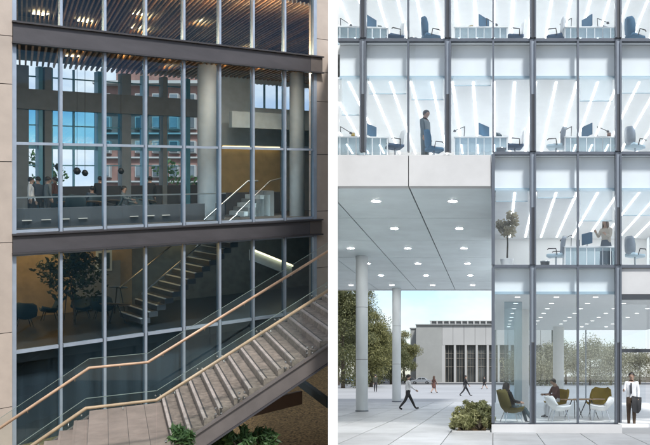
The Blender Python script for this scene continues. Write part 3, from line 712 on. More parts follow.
# ================================================================== VEGETATION
def leaf_cloud(mb, centers, n, size, spread, flat=.8, r=rng, wide=.5):
    """n small four-sided leaves scattered round weighted clump centres (x, y, z, radius)"""
    c = np.array(centers); w = c[:, 3] ** 2; idx = r.choice(len(c), n, p=w / w.sum())
    d = r.normal(size=(n, 3)); d /= np.linalg.norm(d, axis=1)[:, None]
    rad = (r.random(n) ** .45)[:, None] * c[idx, 3:4] * spread
    p = c[idx, :3] + d * rad * np.array([1, 1, flat])
    a = r.normal(size=(n, 3)); a /= np.linalg.norm(a, axis=1)[:, None]
    b = np.cross(a, r.normal(size=(n, 3))); b /= np.linalg.norm(b, axis=1)[:, None]
    s = size * (.6 + .8 * r.random(n))[:, None]
    base = len(mb.v)
    q = np.stack([p - a * s, p + b * s * wide, p + a * s, p - b * s * wide], 1).reshape(-1, 3)
    mb.v += [tuple(x) for x in q]; mb.f += [tuple(base + 4 * i + j for j in range(4)) for i in range(n)]; mb.mi += [0] * n; mb.sm += [False] * n
def make_tree(label, loc, H, W, leaves=3600, leaf=.34, mat='leaf_tree', seed=1, trunk_r=.28, group='trees beside the plaza', base=.22, name='tree'):
    r = np.random.default_rng(seed); rr = random.Random(seed)
    t = thing(name, label, 'tree', loc, group)
    x0, y0, z0 = loc
    tb = MB(); lean = (rr.uniform(-.3, .3), rr.uniform(-.3, .3))
    tp = [(x0 + lean[0] * q * q, y0 + lean[1] * q * q, z0 - .2 + H * .8 * q) for q in (0, .25, .5, .75, 1)]
    tb.tube(tp, [trunk_r * (1.15 - q) for q in (0, .25, .5, .75, 1)], 9)
    cs = []
    for i in range(15):
        q = rr.uniform(.28, .95); a = rr.uniform(0, 6.28); L = W * .5 * rr.uniform(.45, 1.0) * math.sin(math.pi * min(1, .25 + q * .72))
        s = Vector((x0 + lean[0] * q * q, y0 + lean[1] * q * q, z0 + H * .8 * q)); e = s + Vector((math.cos(a) * L, math.sin(a) * L, H * rr.uniform(.02, .16)))
        mid = (s + e) / 2 + Vector((0, 0, -.03 * H)); tb.tube([s, mid, e], [trunk_r * .34, trunk_r * .2, trunk_r * .07], 6)
        cs.append((*e, W * rr.uniform(.12, .20))); cs.append((*((s + e) / 2 + Vector((0, 0, H * .04))), W * rr.uniform(.10, .17)))
    for i in range(34):
        q = base + (1 - base) * rr.random(); a = rr.uniform(0, 6.28); L = W * .5 * rr.random() ** .5 * math.sin(math.pi * (.18 + .74 * (q - base) / (1 - base)))
        cs.append((x0 + math.cos(a) * L, y0 + math.sin(a) * L, z0 + H * q * .96, W * rr.uniform(.05, .15)))
    cr = MB(); leaf_cloud(cr, cs, leaves, leaf, 1.25, .8, r)
    tb.build('trunk', 'trunk', t); cr.build('crown', mat, t); return t
TREES = [(343, 112, 15.5, 10, 3, 'leaf_tree', 'tall dark leafy tree at the dividing wall behind the near column'), (371, 122, 11.5, 7.5, 5, 'leaf_tree_yellow', 'yellow green tree between the two canopy columns'),
         (391, 168, 9.5, 9, 8, 'leaf_tree', 'small round tree directly behind the far column'), (356, 135, 18, 11, 9, 'leaf_tree', 'tallest tree, standing behind the near column'), (404, 203, 14, 8, 12, 'leaf_tree_yellow', 'small tree touching the end of the stone hall'),
         (381, 195, 14, 11, 15, 'leaf_tree', 'far tree filling the gap between the canopy columns'), (338, 150, 20, 12, 17, 'leaf_tree_yellow', 'far tall tree beside the white dividing wall')]
for px, y, H, W, sd_, mt, lab in TREES: make_tree(lab, (SL(px) * y, y, -.1), H, W, 20000, .135, mt, sd_, base=.08)
for i, (px, y, H, W) in enumerate([(522, 150, 6.6, 9), (547, 140, 7.4, 10), (566, 160, 8.8, 9), (590, 145, 8.6, 11), (611, 150, 7.6, 10), (640, 165, 7.2, 11)]):  # trees set behind the lobby in place of reflections in its glass
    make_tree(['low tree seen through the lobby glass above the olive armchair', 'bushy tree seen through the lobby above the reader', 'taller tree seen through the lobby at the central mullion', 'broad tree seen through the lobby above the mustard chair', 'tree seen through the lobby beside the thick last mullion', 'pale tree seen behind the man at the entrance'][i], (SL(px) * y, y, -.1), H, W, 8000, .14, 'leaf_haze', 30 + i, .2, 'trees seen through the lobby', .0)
def shrub(label, loc, H, W, n, leaf, mat, seed, name='shrub', group=None, cat='shrub'):
    r = np.random.default_rng(seed); rr = random.Random(seed); t = thing(name, label, cat, loc, group)
    st = MB(); cs = []
    for i in range(16):
        a = rr.uniform(0, 6.28); L = W * .5 * rr.random() ** .5; q = rr.uniform(.35, 1.0)
        e = Vector(loc) + Vector((math.cos(a) * L, math.sin(a) * L, H * q * (1 - .45 * (L / (W * .5)) ** 2)))
        st.tube([Vector(loc), (Vector(loc) + e) / 2 + Vector((0, 0, H * .1)), e], [.02, .014, .006], 5); cs.append((*e, W * rr.uniform(.12, .2)))
    st.build('stem', 'trunk', t); cr = MB(); leaf_cloud(cr, cs, n, leaf, 1.15, .8, r, .27); cr.build('foliage', mat, t); return t
# planted bed beside the lobby corner
bx0, bx1, by0, by1 = -1.26, -.12, D - .3, D + 3.6
bed = thing('planting_bed', 'low pale kerbed planting bed at the corner of the lobby', 'planter', ((bx0 + bx1) / 2, by0, 0))
for a in ((bx0, bx1, by0 - .0, by0 + .12), (bx0, bx1, by1 - .12, by1), (bx0, bx0 + .12, by0 + .121, by1 - .121), (bx1 - .12, bx1, by0 + .121, by1 - .121)):
    MB().box(*a, -.05, .05).build('kerb_stone', 'kerb', bed, .006)
MB().box(bx0 + .121, bx1 - .121, by0 + .121, by1 - .121, -.05, .03).build('soil', 'mulch', bed)
for i, (x, y, h, w_) in enumerate([(-.95, D + .25, .55, .7), (-.45, D + .35, .62, .75), (-.80, D + 1.3, .9, .9), (-.40, D + 1.7, .95, .8), (-.62, D + 2.7, 1.05, .85)]):
    shrub(['small olive shrub at the front outer corner of the planting bed', 'small olive shrub at the front of the bed nearest the lobby', 'leafy olive shrub in the middle of the bed, plaza side', 'leafy shrub in the middle of the bed against the lobby', 'tallest olive shrub at the rear of the planting bed'][i], (x, y, .03), h, w_, 900, .085, 'leaf_shrub', 50 + i, group='shrubs in the planting bed')
def bank_z(x, y):
    h = -9.1 + 1.75 * max(0, min(1, (x + 13) / 6.5)) + .12 * math.sin(x * 2.1 + y) * math.cos(y * 1.7); return EYE + h + K * y
for i, (px, y, h, w_) in enumerate([(178, 15.4, .46, .46), (240, 17.0, .62, .62), (262, 17.6, .6, .6), (223, 17.6, .66, .55)]):
    x = SL(px) * y; zz = EYE + (376 - (446 + (3 if i == 0 else 8))) / FPX * y
    shrub(['bright green leafy plant in front of the foot of the flight', 'dark green plant under the stringer, in front of the mulch', 'green plant on the mulch nearest the white wall', 'green plant tucked below the stair stringer'][i], (x, y, min(zz, 9)), h, w_, 520, .09, 'leaf_garden', 70 + i, 'garden_plant', 'plants below the staircase', 'plant')

# ================================================================== PEOPLE
pm('skin', (.42, .27, .20), .5, var=.06, sub=.0); pm('skin_dark', (.22, .12, .08), .5, var=.06)
pm('hair_dark', (.02, .016, .014), .5); pm('hair_brown', (.07, .04, .025), .5)
pm('shirt_white', (.72, .73, .75), .7); pm('suit_grey', (.14, .165, .175), .8); pm('suit_black', (.018, .019, .022), .75); pm('trouser_dark', (.022, .022, .025), .75)
pm('coat_brown', (.10, .045, .035), .8); pm('jacket_olive', (.045, .05, .035), .8); pm('trouser_brown', (.09, .06, .04), .75); pm('top_plum', (.11, .05, .05), .75)
pm('dress_sand', (.42, .38, .33), .75); pm('jeans', (.06, .08, .11), .75); pm('shoe', (.012, .012, .013), .4); pm('eye_dark', (.01, .01, .01), .3); pm('tie', (.03, .03, .04), .5)
def person(label, loc, heading, top, legs, hair='hair_dark', skin='skin', H=1.75, hips=(0, 0), knees=(0, 0), arms=(0, 0), elbows=(.25, .25), lean=0, look=0, seat=None, longhair=False, skirt=None, armout=(.08, .08), group=None, sole='shoe', barelegs=False):
    S = H / 1.75; hipz = .93
    V = []; Rr = []; E = []; reg = []
    def v(p, r, par=None, g='top'):
        V.append(Vector(p)); Rr.append(r)
        if par is not None: E.append((par, len(V) - 1)); reg.append(g)
        return len(V) - 1
    def lv(p):                       # lean the upper body about the pelvis
        p = Vector(p); q = p - Vector((0, 0, hipz)); c, s_ = math.cos(lean), math.sin(lean)
        return Vector((q.x, q.y * c + q.z * s_, -q.y * s_ + q.z * c)) + Vector((0, 0, hipz))
    pel = v((0, 0, hipz), (.155, .105)); wa = v(lv((0, .0, 1.10)), (.135, .095), pel, 'top'); ch = v(lv((0, .005, 1.30)), (.165, .115), wa, 'top')
    nb = v(lv((0, -.005, 1.455)), (.075, .065), ch, 'top'); nk = v(lv((0, .005, 1.53)), (.052, .052), nb, 'skin')
    hd = lambda p: lv((0, p[1] + 0, p[2])) + Vector((0, math.sin(look) * (p[2] - 1.53), (math.cos(look) - 1) * (p[2] - 1.53)))
    h1 = v(hd((0, .025, 1.60)), (.072, .082), nk, 'skin'); h2 = v(hd((0, .015, 1.68)), (.078, .092), h1, 'skin'); h3 = v(hd((0, .01, 1.735)), (.048, .055), h2, 'skin')
    hands = []
    for i, sx in enumerate((-1, 1)):
        sh = v(lv((sx * .185, 0, 1.415)), (.062, .062), ch, 'top')
        a = arms[i] + lean * 0; o = armout[i]
        d = Vector((sx * math.sin(o), math.sin(a) * math.cos(o), -math.cos(a) * math.cos(o))); el = V[sh] + d * .285
        e_ = v(el, (.045, .045), sh, 'top'); b = a + elbows[i]
        d2 = Vector((sx * math.sin(o) * .3 - sx * .12 * (elbows[i] > .8), math.sin(b), -math.cos(b))).normalized(); wr = el + d2 * .245
        w_ = v(wr, (.030, .030), e_, 'top'); hn = v(wr + d2 * .085, (.040, .022), w_, 'skin'); hands.append((wr + d2 * .085, d2, sx))
    for i, sx in enumerate((-1, 1)):
        hp_ = v((sx * .088, 0, .885), (.092, .095), pel, 'legs'); a = hips[i]
        kd = Vector((sx * .01, math.sin(a), -math.cos(a))); kn = V[hp_] + kd * .415; k_ = v(kn, (.062, .064), hp_, 'legs')
        b = a - knees[i]; sd2 = Vector((0, math.sin(b), -math.cos(b))); cf = v(kn + sd2 * .16, (.056, .058), k_, 'bare' if barelegs else 'legs'); an = kn + sd2 * .40; a_ = v(an, (.040, .042), cf, 'bare' if barelegs else 'legs')
        fb = b * .55; fd = Vector((0, math.cos(fb), math.sin(fb))); hl = v(an + sd2 * .045 + fd * .03, (.040, .034), a_, 'shoe'); v(an + sd2 * .055 + fd * .17, (.042, .026), hl, 'shoe')
    me = bpy.data.meshes.new('figure'); me.from_pydata([tuple(p) for p in V], E, [])
    tmp = bpy.data.objects.new('figure', me); COL.objects.link(tmp)
    sk = tmp.modifiers.new('skin', 'SKIN'); sk.use_smooth_shade = True
    if not me.skin_vertices: 
        bpy.context.view_layer.objects.active = tmp
        me.skin_vertices.new()
    for i, r in enumerate(Rr): me.skin_vertices[0].data[i].radius = (r[0] * 1.14, r[1] * 1.14); me.skin_vertices[0].data[i].use_root = (i == 0)
    sb_ = tmp.modifiers.new('sub', 'SUBSURF'); sb_.levels = 2; sb_.render_levels = 2
    dg = bpy.context.evaluated_depsgraph_get(); dg.update()
    ev = bpy.data.meshes.new_from_object(tmp.evaluated_get(dg)); bpy.data.objects.remove(tmp); bpy.data.meshes.remove(me)
    vs = [Vector(x.co) for x in ev.vertices]; fs = [tuple(p.vertices) for p in ev.polygons]; bpy.data.meshes.remove(ev)
    slots = [MATS[top], MATS[legs], MATS[skin], MATS[sole], MATS['eye_dark']]; code = {'top': 0, 'legs': 1, 'skin': 2, 'shoe': 3, 'bare': 2}
    A = np.array([V[e[0]] for e in E]); Bv = np.array([V[e[1]] for e in E]) - A; bb = (Bv ** 2).sum(1)
    mb = MB(); mis = []
    arr = np.array(vs)
    for f in fs:
        c = arr[list(f)].mean(0); t_ = np.clip(((c - A) * Bv).sum(1) / bb, 0, 1); dd = ((A + Bv * t_[:, None] - c) ** 2).sum(1); k = int(dd.argmin()); g_ = code[reg[k]]
        if g_ in (0, 1) and (E[k][0] == 0 or reg[k] == 'legs') and lean == 0: g_ = 0 if c[2] > hipz + .03 else 1
        mis.append(g_)
    mb.v = [tuple(x) for x in vs]; mb.f = fs; mb.mi = mis; mb.sm = [True] * len(fs)
    for hp_, d, sx in hands:          # four fingers and a thumb
        side = d.cross(Vector((sx, 0, 0))).normalized() if abs(d.x) < .9 else Vector((0, 1, 0))
        curl = Vector((-sx, 0, 0)) * .35
        for q in range(4):
            p0 = hp_ + side * (.026 - .017 * q) - d * .01; L = (.070, .080, .075, .060)[q]; p1 = p0 + d * L * .5; p2 = p1 + (d + curl * 1.4).normalized() * L * .5
            mb.tube([p0, p1, p2], [.0095, .0085, .006], 6, 2)
        p0 = hp_ + side * .024 - d * .055; p1 = p0 + (side + d * .8).normalized() * .04; mb.tube([p0, p1, p1 + d * .03], [.011, .010, .007], 6, 2)
    hc = hd((0, .015, 1.66)); fwd = Vector((0, 1, 0))
    mb.tube([hc + Vector((0, .088, -.012)), hc + Vector((0, .108, -.045)), hc + Vector((0, .086, -.05))], [.007, .014, .008], 6, 2)
    for sx in (-1, 1):
        mb.tube([hc + Vector((sx * .080, -.01, .0)), hc + Vector((sx * .088, -.012, -.05))], [.016, .010], 6, 2)
        mb.box(hc.x + sx * .032 - .012, hc.x + sx * .032 + .012, hc.y + .078, hc.y + .090, hc.z - .004, hc.z + .006, 4)
    mb.box(hc.x - .022, hc.x + .022, hc.y + .074, hc.y + .086, hc.z - .082, hc.z - .076, 4)
    mb.v = [tuple(Vector(x) * S) for x in mb.v]
    zmin = min(x[2] for x in mb.v)
    dz = (-zmin if seat is None else seat - (hipz - .115) * S)
    off = Vector((0, 0, dz)); mb.v = [tuple(Vector(x) + off) for x in mb.v]
    me = bpy.data.meshes.new('person'); me.from_pydata(mb.v, [], mb.f)
    for m_ in slots: me.materials.append(m_)
    me.polygons.foreach_set('material_index', mb.mi); me.polygons.foreach_set('use_smooth', mb.sm); me.update()
    o = bpy.data.objects.new('person', me); COL.objects.link(o); o.location = loc; o.rotation_euler = (0, 0, heading); tag(o, label, 'person', group)
    # hair: a cap that follows the skull, open at the face
    hb = MB(); n = 14; rows = 7; vsH = []
    hcs = hd((0, .004, 1.665)); drop = .26 if longhair else .02
    for j in range(rows + 1):
        th = math.pi * (.02 + .66 * j / rows)
        for k in range(n):
            ph = 2 * math.pi * k / n; front = max(0, math.sin(ph))
            t2 = th * (1 - .42 * front); rx, ry, rz = .100, .118, .112
            p = Vector((rx * math.sin(t2) * math.cos(ph), ry * math.sin(t2) * math.sin(ph) - .006, rz * math.cos(t2)))
            if longhair and j >= rows - 2 and front < .45: p.z -= drop * (j - rows + 3) / 3; p.x *= 1.12; p.y = p.y * 1.05 - .01
            vsH.append((hcs + p) * S + off)
    hb.add(vsH, [(j * n + k, j * n + (k + 1) % n, (j + 1) * n + (k + 1) % n, (j + 1) * n + k) for j in range(rows) for k in range(n)] + [tuple(range(n))], 0, True)
    mh = hb.build('hair', hair); mh.parent = o
    if skirt:
        sb2 = MB(); sb2.lathe([(.15, 1.06), (.185, .90), (.20, .72), (.215, skirt[1])], 16, (0, 0, 0), 0, False); sb2.v = [tuple(Vector(x) * S + off) for x in sb2.v]; k_ = sb2.build('skirt', skirt[0]); k_.parent = o
    return o
def gp(px, y): return (SL(px) * y, y, 0.0)
walk = dict(hips=(.42, -.34), knees=(.10, .28), arms=(-.38, .35), elbows=(.2, .3))
person('man in white shirt and black trousers striding across the plaza', gp(408, 40.5), R(-72), 'shirt_white', 'trouser_dark', H=1.84, hips=(.50, -.40), knees=(.05, .30), arms=(-.25, .42), elbows=(.3, .55), lean=.03)
person('man in olive jacket walking away between the canopy columns', gp(375.5, 85), R(10), 'jacket_olive', 'trouser_dark', H=1.86, hips=(.2, -.16), knees=(.03, .15), arms=(-.15, .2))
person('woman in a brown coat and skirt walking on the far plaza', gp(434, 80), R(-60), 'coat_brown', 'coat_brown', 'hair_brown', H=1.76, skirt=('coat_brown', .58), barelegs=True, longhair=True, **walk)
person('man in a black suit striding before the stone hall', gp(465.5, 68), R(-80), 'suit_black', 'suit_black', H=1.84, hips=(.52, -.46), knees=(.05, .3), arms=(-.4, .4))
person('small far walker in dark clothes near the lobby corner', gp(484.5, 103), R(75), 'suit_black', 'trouser_dark', H=1.70, barelegs=True, skirt=('suit_black', .62), **walk)
YW = D + 1.55
person('man in a grey suit standing at the office window above the canopy', (SL(425) * YW, YW, ZB[2] - .01), R(-118), 'suit_grey', 'suit_grey', 'hair_dark', H=1.80, arms=(.05, .1), elbows=(.1, .15), look=.35, hips=(.03, -.03))
person('woman in a sand dress standing on the second floor beside a desk', (SL(606) * YW, YW, ZB[3] - .01), R(140), 'dress_sand', 'dress_sand', 'hair_brown', H=1.72, arms=(.3, .5), elbows=(1.5, 1.7), skirt=('jeans', .25), longhair=True, look=.25)
YE = D + .55
person('man in white shirt and tie standing at the entrance', (SL(631.5) * YE, YE, .12), R(165), 'shirt_white', 'trouser_brown', H=1.66, arms=(.1, .35), elbows=(.35, 1.35), hips=(.06, -.04), armout=(.14, .18))
_m = bpy.data.objects['person.007'] if 'person.007' in bpy.data.objects else None
if _m is not None and 'tie' in _m['label']:
    S_ = 1.66 / 1.75; tb_ = MB(); tb_.add([(-.02, .150, 1.44), (.02, .150, 1.44), (.032, .160, 1.12), (0, .158, 1.06), (-.032, .160, 1.12), (-.02, .120, 1.44), (.02, .120, 1.44), (.032, .12, 1.12), (0, .12, 1.06), (-.032, .12, 1.12)], [(0, 1, 2, 3, 4), (9, 8, 7, 6, 5)] + [(i, (i + 1) % 5, 5 + (i + 1) % 5, 5 + i) for i in range(5)])
    tb_.v = [tuple(Vector(x) * S_) for x in tb_.v]; k_ = tb_.build('necktie', 'tie'); k_.parent = _m
# furniture positions for the lobby are shared with the sitters
LF = .226
AC = Vector((SL(511.5) * 25.6, 25.6, LF)); RC = Vector((SL(556.5) * 29.0, 29.0, LF))
sit = dict(hips=(1.35, 1.45), knees=(1.25, 1.15), seat=.43)
person('woman with long dark hair sitting back in the olive armchair', (AC.x + .02, AC.y, LF), R(-75), 'suit_black', 'fab_teal', longhair=True, lean=-.28, arms=(.35, .45), elbows=(1.0, .9), H=1.68, hips=(1.45, 1.55), knees=(1.2, 1.0), seat=.38)
person('person in a plum top sitting on a mustard chair reading in the lobby', (RC.x, RC.y, LF), R(115), 'top_plum', 'shirt_white', lean=.12, arms=(.4, .5), elbows=(1.2, 1.1), look=.4, H=1.72, hips=(1.3, 1.4), knees=(1.2, 1.35), seat=.46)
jk = MB(); jx, jy = SL(637) * (YE - .22), YE - .22     # jacket hung over the man's forearm: two layers falling in folds
nu, nv_ = 9, 8; jv = []
for j in range(nv_ + 1):
    a = j / nv_; ang = math.pi * (a - .5); 
    for i in range(nu + 1):
        u_ = i / nu; fold = .018 * math.sin(u_ * 11 + 1) * min(1, abs(a - .5) * 4); L = (.42 + .10 * math.sin(u_ * 3.2 + .4)) * (1 if a > .5 else .82)
        t_ = abs(a - .5) * 2; yy = (.05 + .02 * t_ + fold) * (-1 if a > .5 else 1) * min(1, t_ * 3); zz = 1.09 - L * t_ - .05 * u_
        jv.append((jx - .16 + .30 * u_ + .03 * t_ * math.sin(u_ * 4), jy + yy, zz))
jk.add(jv, [(j * (nu + 1) + i, j * (nu + 1) + i + 1, (j + 1) * (nu + 1) + i + 1, (j + 1) * (nu + 1) + i) for j in range(nv_) for i in range(nu)], 0, True)
tag(jk.build('jacket', 'suit_black'), 'dark jacket folded over the arm of the man at the entrance', 'jacket')

# ================================================================== OFFICE FURNITURE
def task_chair(label, cm='fab_navy', shell='plastic_white'):
    t = thing('office_chair', label, 'office chair', (0, 0, 0), 'office chairs by the upper windows')
    b = MB()
    for k in range(5):
        a = 2 * math.pi * k / 5; b.tube([(0, 0, .10), (.30 * math.cos(a), .30 * math.sin(a), .06)], [.028, .018], 6)
    b.build('star_base', 'chrome', t)
    for k in range(5):
        a = 2 * math.pi * k / 5; c = (.30 * math.cos(a), .30 * math.sin(a), .03); MB().tube([(c[0] - .015, c[1], .03), (c[0] + .015, c[1], .03)], .03, 8).build('castor', 'black', t)
    MB().tube([(0, 0, .08), (0, 0, .44)], .028, 8).build('gas_stem', 'chrome', t)
    s = MB(); pr = [(-.24, .47), (-.20, .445), (0, .44), (.20, .445), (.26, .43)]
    vs = [];
    for y, z in pr:
        wv = .24 if abs(y) < .22 else .20; vs += [(-wv, y, z), (wv, y, z), (wv, y, z + .075), (-wv, y, z + .075)]
    fs = []
    for i in range(4):
        for q in range(4): fs.append((i * 4 + q, i * 4 + (q + 1) % 4, i * 4 + 4 + (q + 1) % 4, i * 4 + 4 + q))
    fs += [(3, 2, 1, 0), (16, 17, 18, 19)]; s.add(vs, fs, 0, True); s.build('seat', cm, t)
    bk_ = MB(); vs = []; rows = [(.50, -.24, .16), (.62, -.27, .23), (.80, -.28, .24), (.98, -.31, .21), (1.06, -.34, .15)]
    for z, y, wv in rows: vs += [(-wv, y + .05, z), (0, y - .02, z), (wv, y + .05, z), (wv, y + .075, z), (0, y + .012, z), (-wv, y + .075, z)]
    fs = []
    for i in range(4):
        for q in range(6): fs.append((i * 6 + q, i * 6 + (q + 1) % 6, i * 6 + 6 + (q + 1) % 6, i * 6 + 6 + q))
    fs += [tuple(reversed(range(6))), tuple(range(24, 30))]; bk_.add(vs, fs, 0, True); bk_.build('backrest', shell, t)
    for sx in (-1, 1): MB().tube([(sx * .24, -.1, .47), (sx * .30, -.08, .66), (sx * .30, .16, .67), (sx * .28, .2, .64)], .017, 6).build('armrest', 'black', t)
    return t
def desk(label):
    t = thing('desk', label, 'desk', (0, 0, 0), 'white desks along the upper windows')
    MB().box(-.85, .85, -.38, .38, .70, .735).build('desk_top', 'plastic_white', t, .004)
    MB().box(-.80, .80, -.355, -.345, .02, .69).build('modesty_panel', 'desk_glass', t)
    for sx in (-1, 1):
        for sy in (-.33, .33): MB().box(sx * .82 - .02, sx * .82 + .02, sy - .02, sy + .02, 0, .698).build('leg', 'plastic_white', t)
    for k in range(6): MB().box(-.66 + k * .25, -.635 + k * .25, -.37, -.357, .03, .68).build('panel_stripe', 'plastic_white', t)  # white bars imitate ceiling strips reflected in the glass panel
    return t
def monitor(label):
    t = thing('monitor', label, 'monitor', (0, 0, 0), 'monitors on the office desks')
    MB().box(-.13, .13, -.09, .09, 0, .012).build('foot', 'chrome', t); MB().tube([(0, 0, .01), (0, .02, .25)], .016, 6).build('stand', 'chrome', t)
    sc = MB(); sc.box(-.27, .27, -.012, .018, .14, .50); o = sc.build('screen', 'fab_blue', t, .004); MB().box(-.255, .255, .0185, .021, .155, .485).build('display', 'screen_blue', o); return t
def desk_lamp(label):
    t = thing('desk_lamp', label, 'desk lamp', (0, 0, 0), 'jointed lamps on the office desks')
    MB().lathe([(.085, 0), (.085, .018), (.02, .022)], 16).build('base', 'mullion_dark', t)
    MB().tube([(0, 0, .02), (-.02, 0, .42)], .012, 6).build('lower_arm', 'mullion_dark', t); MB().tube([(-.02, 0, .42), (.30, 0, .26)], .011, 6).build('upper_arm', 'mullion_dark', t)
    MB().lathe([(.018, .05), (.05, .0), (.045, -.01)], 12, (.31, 0, .235)).build('shade', 'mullion_dark', t); return t
CH = [task_chair('x', 'fab_navy', 'plastic_white'), task_chair('x', 'fab_blue', 'fab_blue'), task_chair('x', 'trim_blue', 'mullion_light')]
DK = desk('x'); MO = monitor('x'); DL = desk_lamp('x')
FLN = {0: 'top floor', 1: 'floor above the canopy', 2: 'second floor'}
YF = D + .95
def at_floor(px, li, dy=0): y = YF + dy; return (SL(px) * y, y, LEVELS[li][0] - .01)
for li in (0, 1, 2):
    fl = FLN[li]
    DZ = (lambda p: (p[0], p[1], p[2] + .735))
    if li < 2:
        dup(DK, at_floor(362, li, .1), R(4), 'glass fronted desk at the white dividing wall, %s' % fl)
        dup(DK, at_floor(481, li, .1), 0, 'glass fronted desk left of the corner mullion, %s' % fl)
        dup(CH[0], at_floor(395, li), R(115), 'pale backed chair with navy seat beside the first desk, %s' % fl)
        dup(CH[1], at_floor(434 if li else 431, li, .3 if li else 0), R(-60), 'blue chair %s, %s' % ('behind the man in grey suit' if li else 'alone in its bay', fl))
        dup(CH[0], at_floor(515, li), R(100), 'navy seated chair just past the corner mullion, %s' % fl)
        dup(MO, DZ(at_floor(371, li, .2)), R(60), 'monitor on the desk at the dividing wall, %s' % fl); dup(DL, DZ(at_floor(341, li, .1)), R(20), 'jointed lamp on the desk at the dividing wall, %s' % fl)
        dup(MO, DZ(at_floor(484, li, .2)), R(55), 'monitor on the middle desk, %s' % fl); dup(DL, DZ(at_floor(464 if li else 487, li, .1)), R(15 if not li else 200), 'jointed lamp on the middle desk, %s' % fl)
    dup(DK, at_floor(590, li, .1), 0, 'glass fronted desk between the two last mullions, %s' % fl)
    dup(CH[2] if li else CH[0], at_floor(556, li), R(70), 'chair drawn up to the desk of the last bays, %s' % fl)
    dup(CH[2] if li else CH[1], at_floor(635, li), R(-55), 'turned chair in the outermost bay, %s' % fl)
    dup(MO, DZ(at_floor(587, li, .2)), R(-60), 'monitor on the desk of the last bays, %s' % fl)
    dup(DL, DZ(at_floor(571, li, .1)), R(175), 'jointed lamp leaning over the chair, desk of the last bays, %s' % fl)
    if li < 2: dup(DL, DZ(at_floor(598, li, .1)), R(-10), 'second jointed lamp on the desk of the last bays, %s' % fl)
def file_box(label, loc, rz, mat, w=.11, h=.31):
    t = thing('file_box', label, 'file box', (0, 0, 0), 'file boxes on the office desks')
    MB().add([(-w / 2, -.12, 0), (w / 2, -.12, 0), (w / 2, .12, 0), (-w / 2, .12, 0), (-w / 2, -.12, h * .55), (w / 2, -.12, h * .55), (w / 2, .12, h), (-w / 2, .12, h)], [(3, 2, 1, 0), (4, 5, 6, 7), (0, 1, 5, 4), (1, 2, 6, 5), (2, 3, 7, 6), (3, 0, 4, 7)]).build('case', mat, t)
    MB().box(-w * .28, w * .28, -.126, -.121, h * .18, h * .36).build('spine_tag', 'plastic_white', t); t.location = loc; t.rotation_euler = (0, 0, rz)
for li, px, mt, lab in ((0, 380, 'fab_teal', 'dark file box on the desk at the dividing wall, top floor'), (0, 470, 'fab_mustard', 'mustard file box on the middle desk, top floor'), (0, 606, 'mullion_grey', 'grey file box on the desk of the last bays, top floor'), (1, 353, 'fab_mustard', 'mustard file box on the desk at the dividing wall above the canopy'), (1, 499, 'fab_teal', 'dark file box on the middle desk above the canopy'), (1, 609, 'coat_brown', 'brown file box on the desk of the last bays above the canopy'), (2, 578, 'fab_teal', 'dark file box on the second floor desk')):
    p_ = at_floor(px, li, .25); file_box(lab, (p_[0], p_[1], p_[2] + .7355), R(random.uniform(-25, 25)), mt)
def waste_bin(label, loc, mat):
    t = thing('waste_bin', label, 'waste bin', (0, 0, 0), 'waste bins beside the office desks')
    MB().lathe([(.12, 0), (.15, .36), (.155, .37), (.14, .37), (.115, .02)], 18).build('bucket', mat, t); MB().lathe([(.157, .355), (.16, .375), (.15, .378)], 18, cap=False).build('rim', 'chrome', t); t.location = loc
waste_bin('dark waste bin beside the desk end on the second floor', at_floor(545, 2, .5), 'mullion_dark'); waste_bin('grey waste bin between chair and corner mullion above the canopy', at_floor(501, 1, -.2), 'mullion_grey'); waste_bin('small waste bin beside the blue chair on the top floor', at_floor(413, 0, -.2), 'mullion_dark')
for o in CH + [DK, MO, DL]:
    for c in list(o.children_recursive): bpy.data.objects.remove(c)
    bpy.data.objects.remove(o)
# potted tree on the second floor
px_, py_, pz_ = at_floor(507, 2, .3)
pt = thing('potted_tree', 'pale potted tree standing at the corner of the second floor', 'potted tree', (px_, py_, pz_))
MB().lathe([(.15, 0), (.21, .38), (.22, .42), (.19, .42), (.18, .36)], 20, (px_, py_, pz_)).build('pot', 'pot_white', pt)
MB().tube([(px_, py_, pz_ + .3), (px_ + .02, py_, pz_ + .9), (px_, py_, pz_ + 1.35)], [.03, .026, .018], 7).build('trunk', 'trunk', pt)
cb = MB(); leaf_cloud(cb, [(px_ + random.uniform(-.2, .2), py_ + random.uniform(-.2, .2), pz_ + 1.25 + random.uniform(0, .6), random.uniform(.15, .25)) for _ in range(10)], 520, .07, 1.0); cb.build('crown', 'leaf_dry', pt)

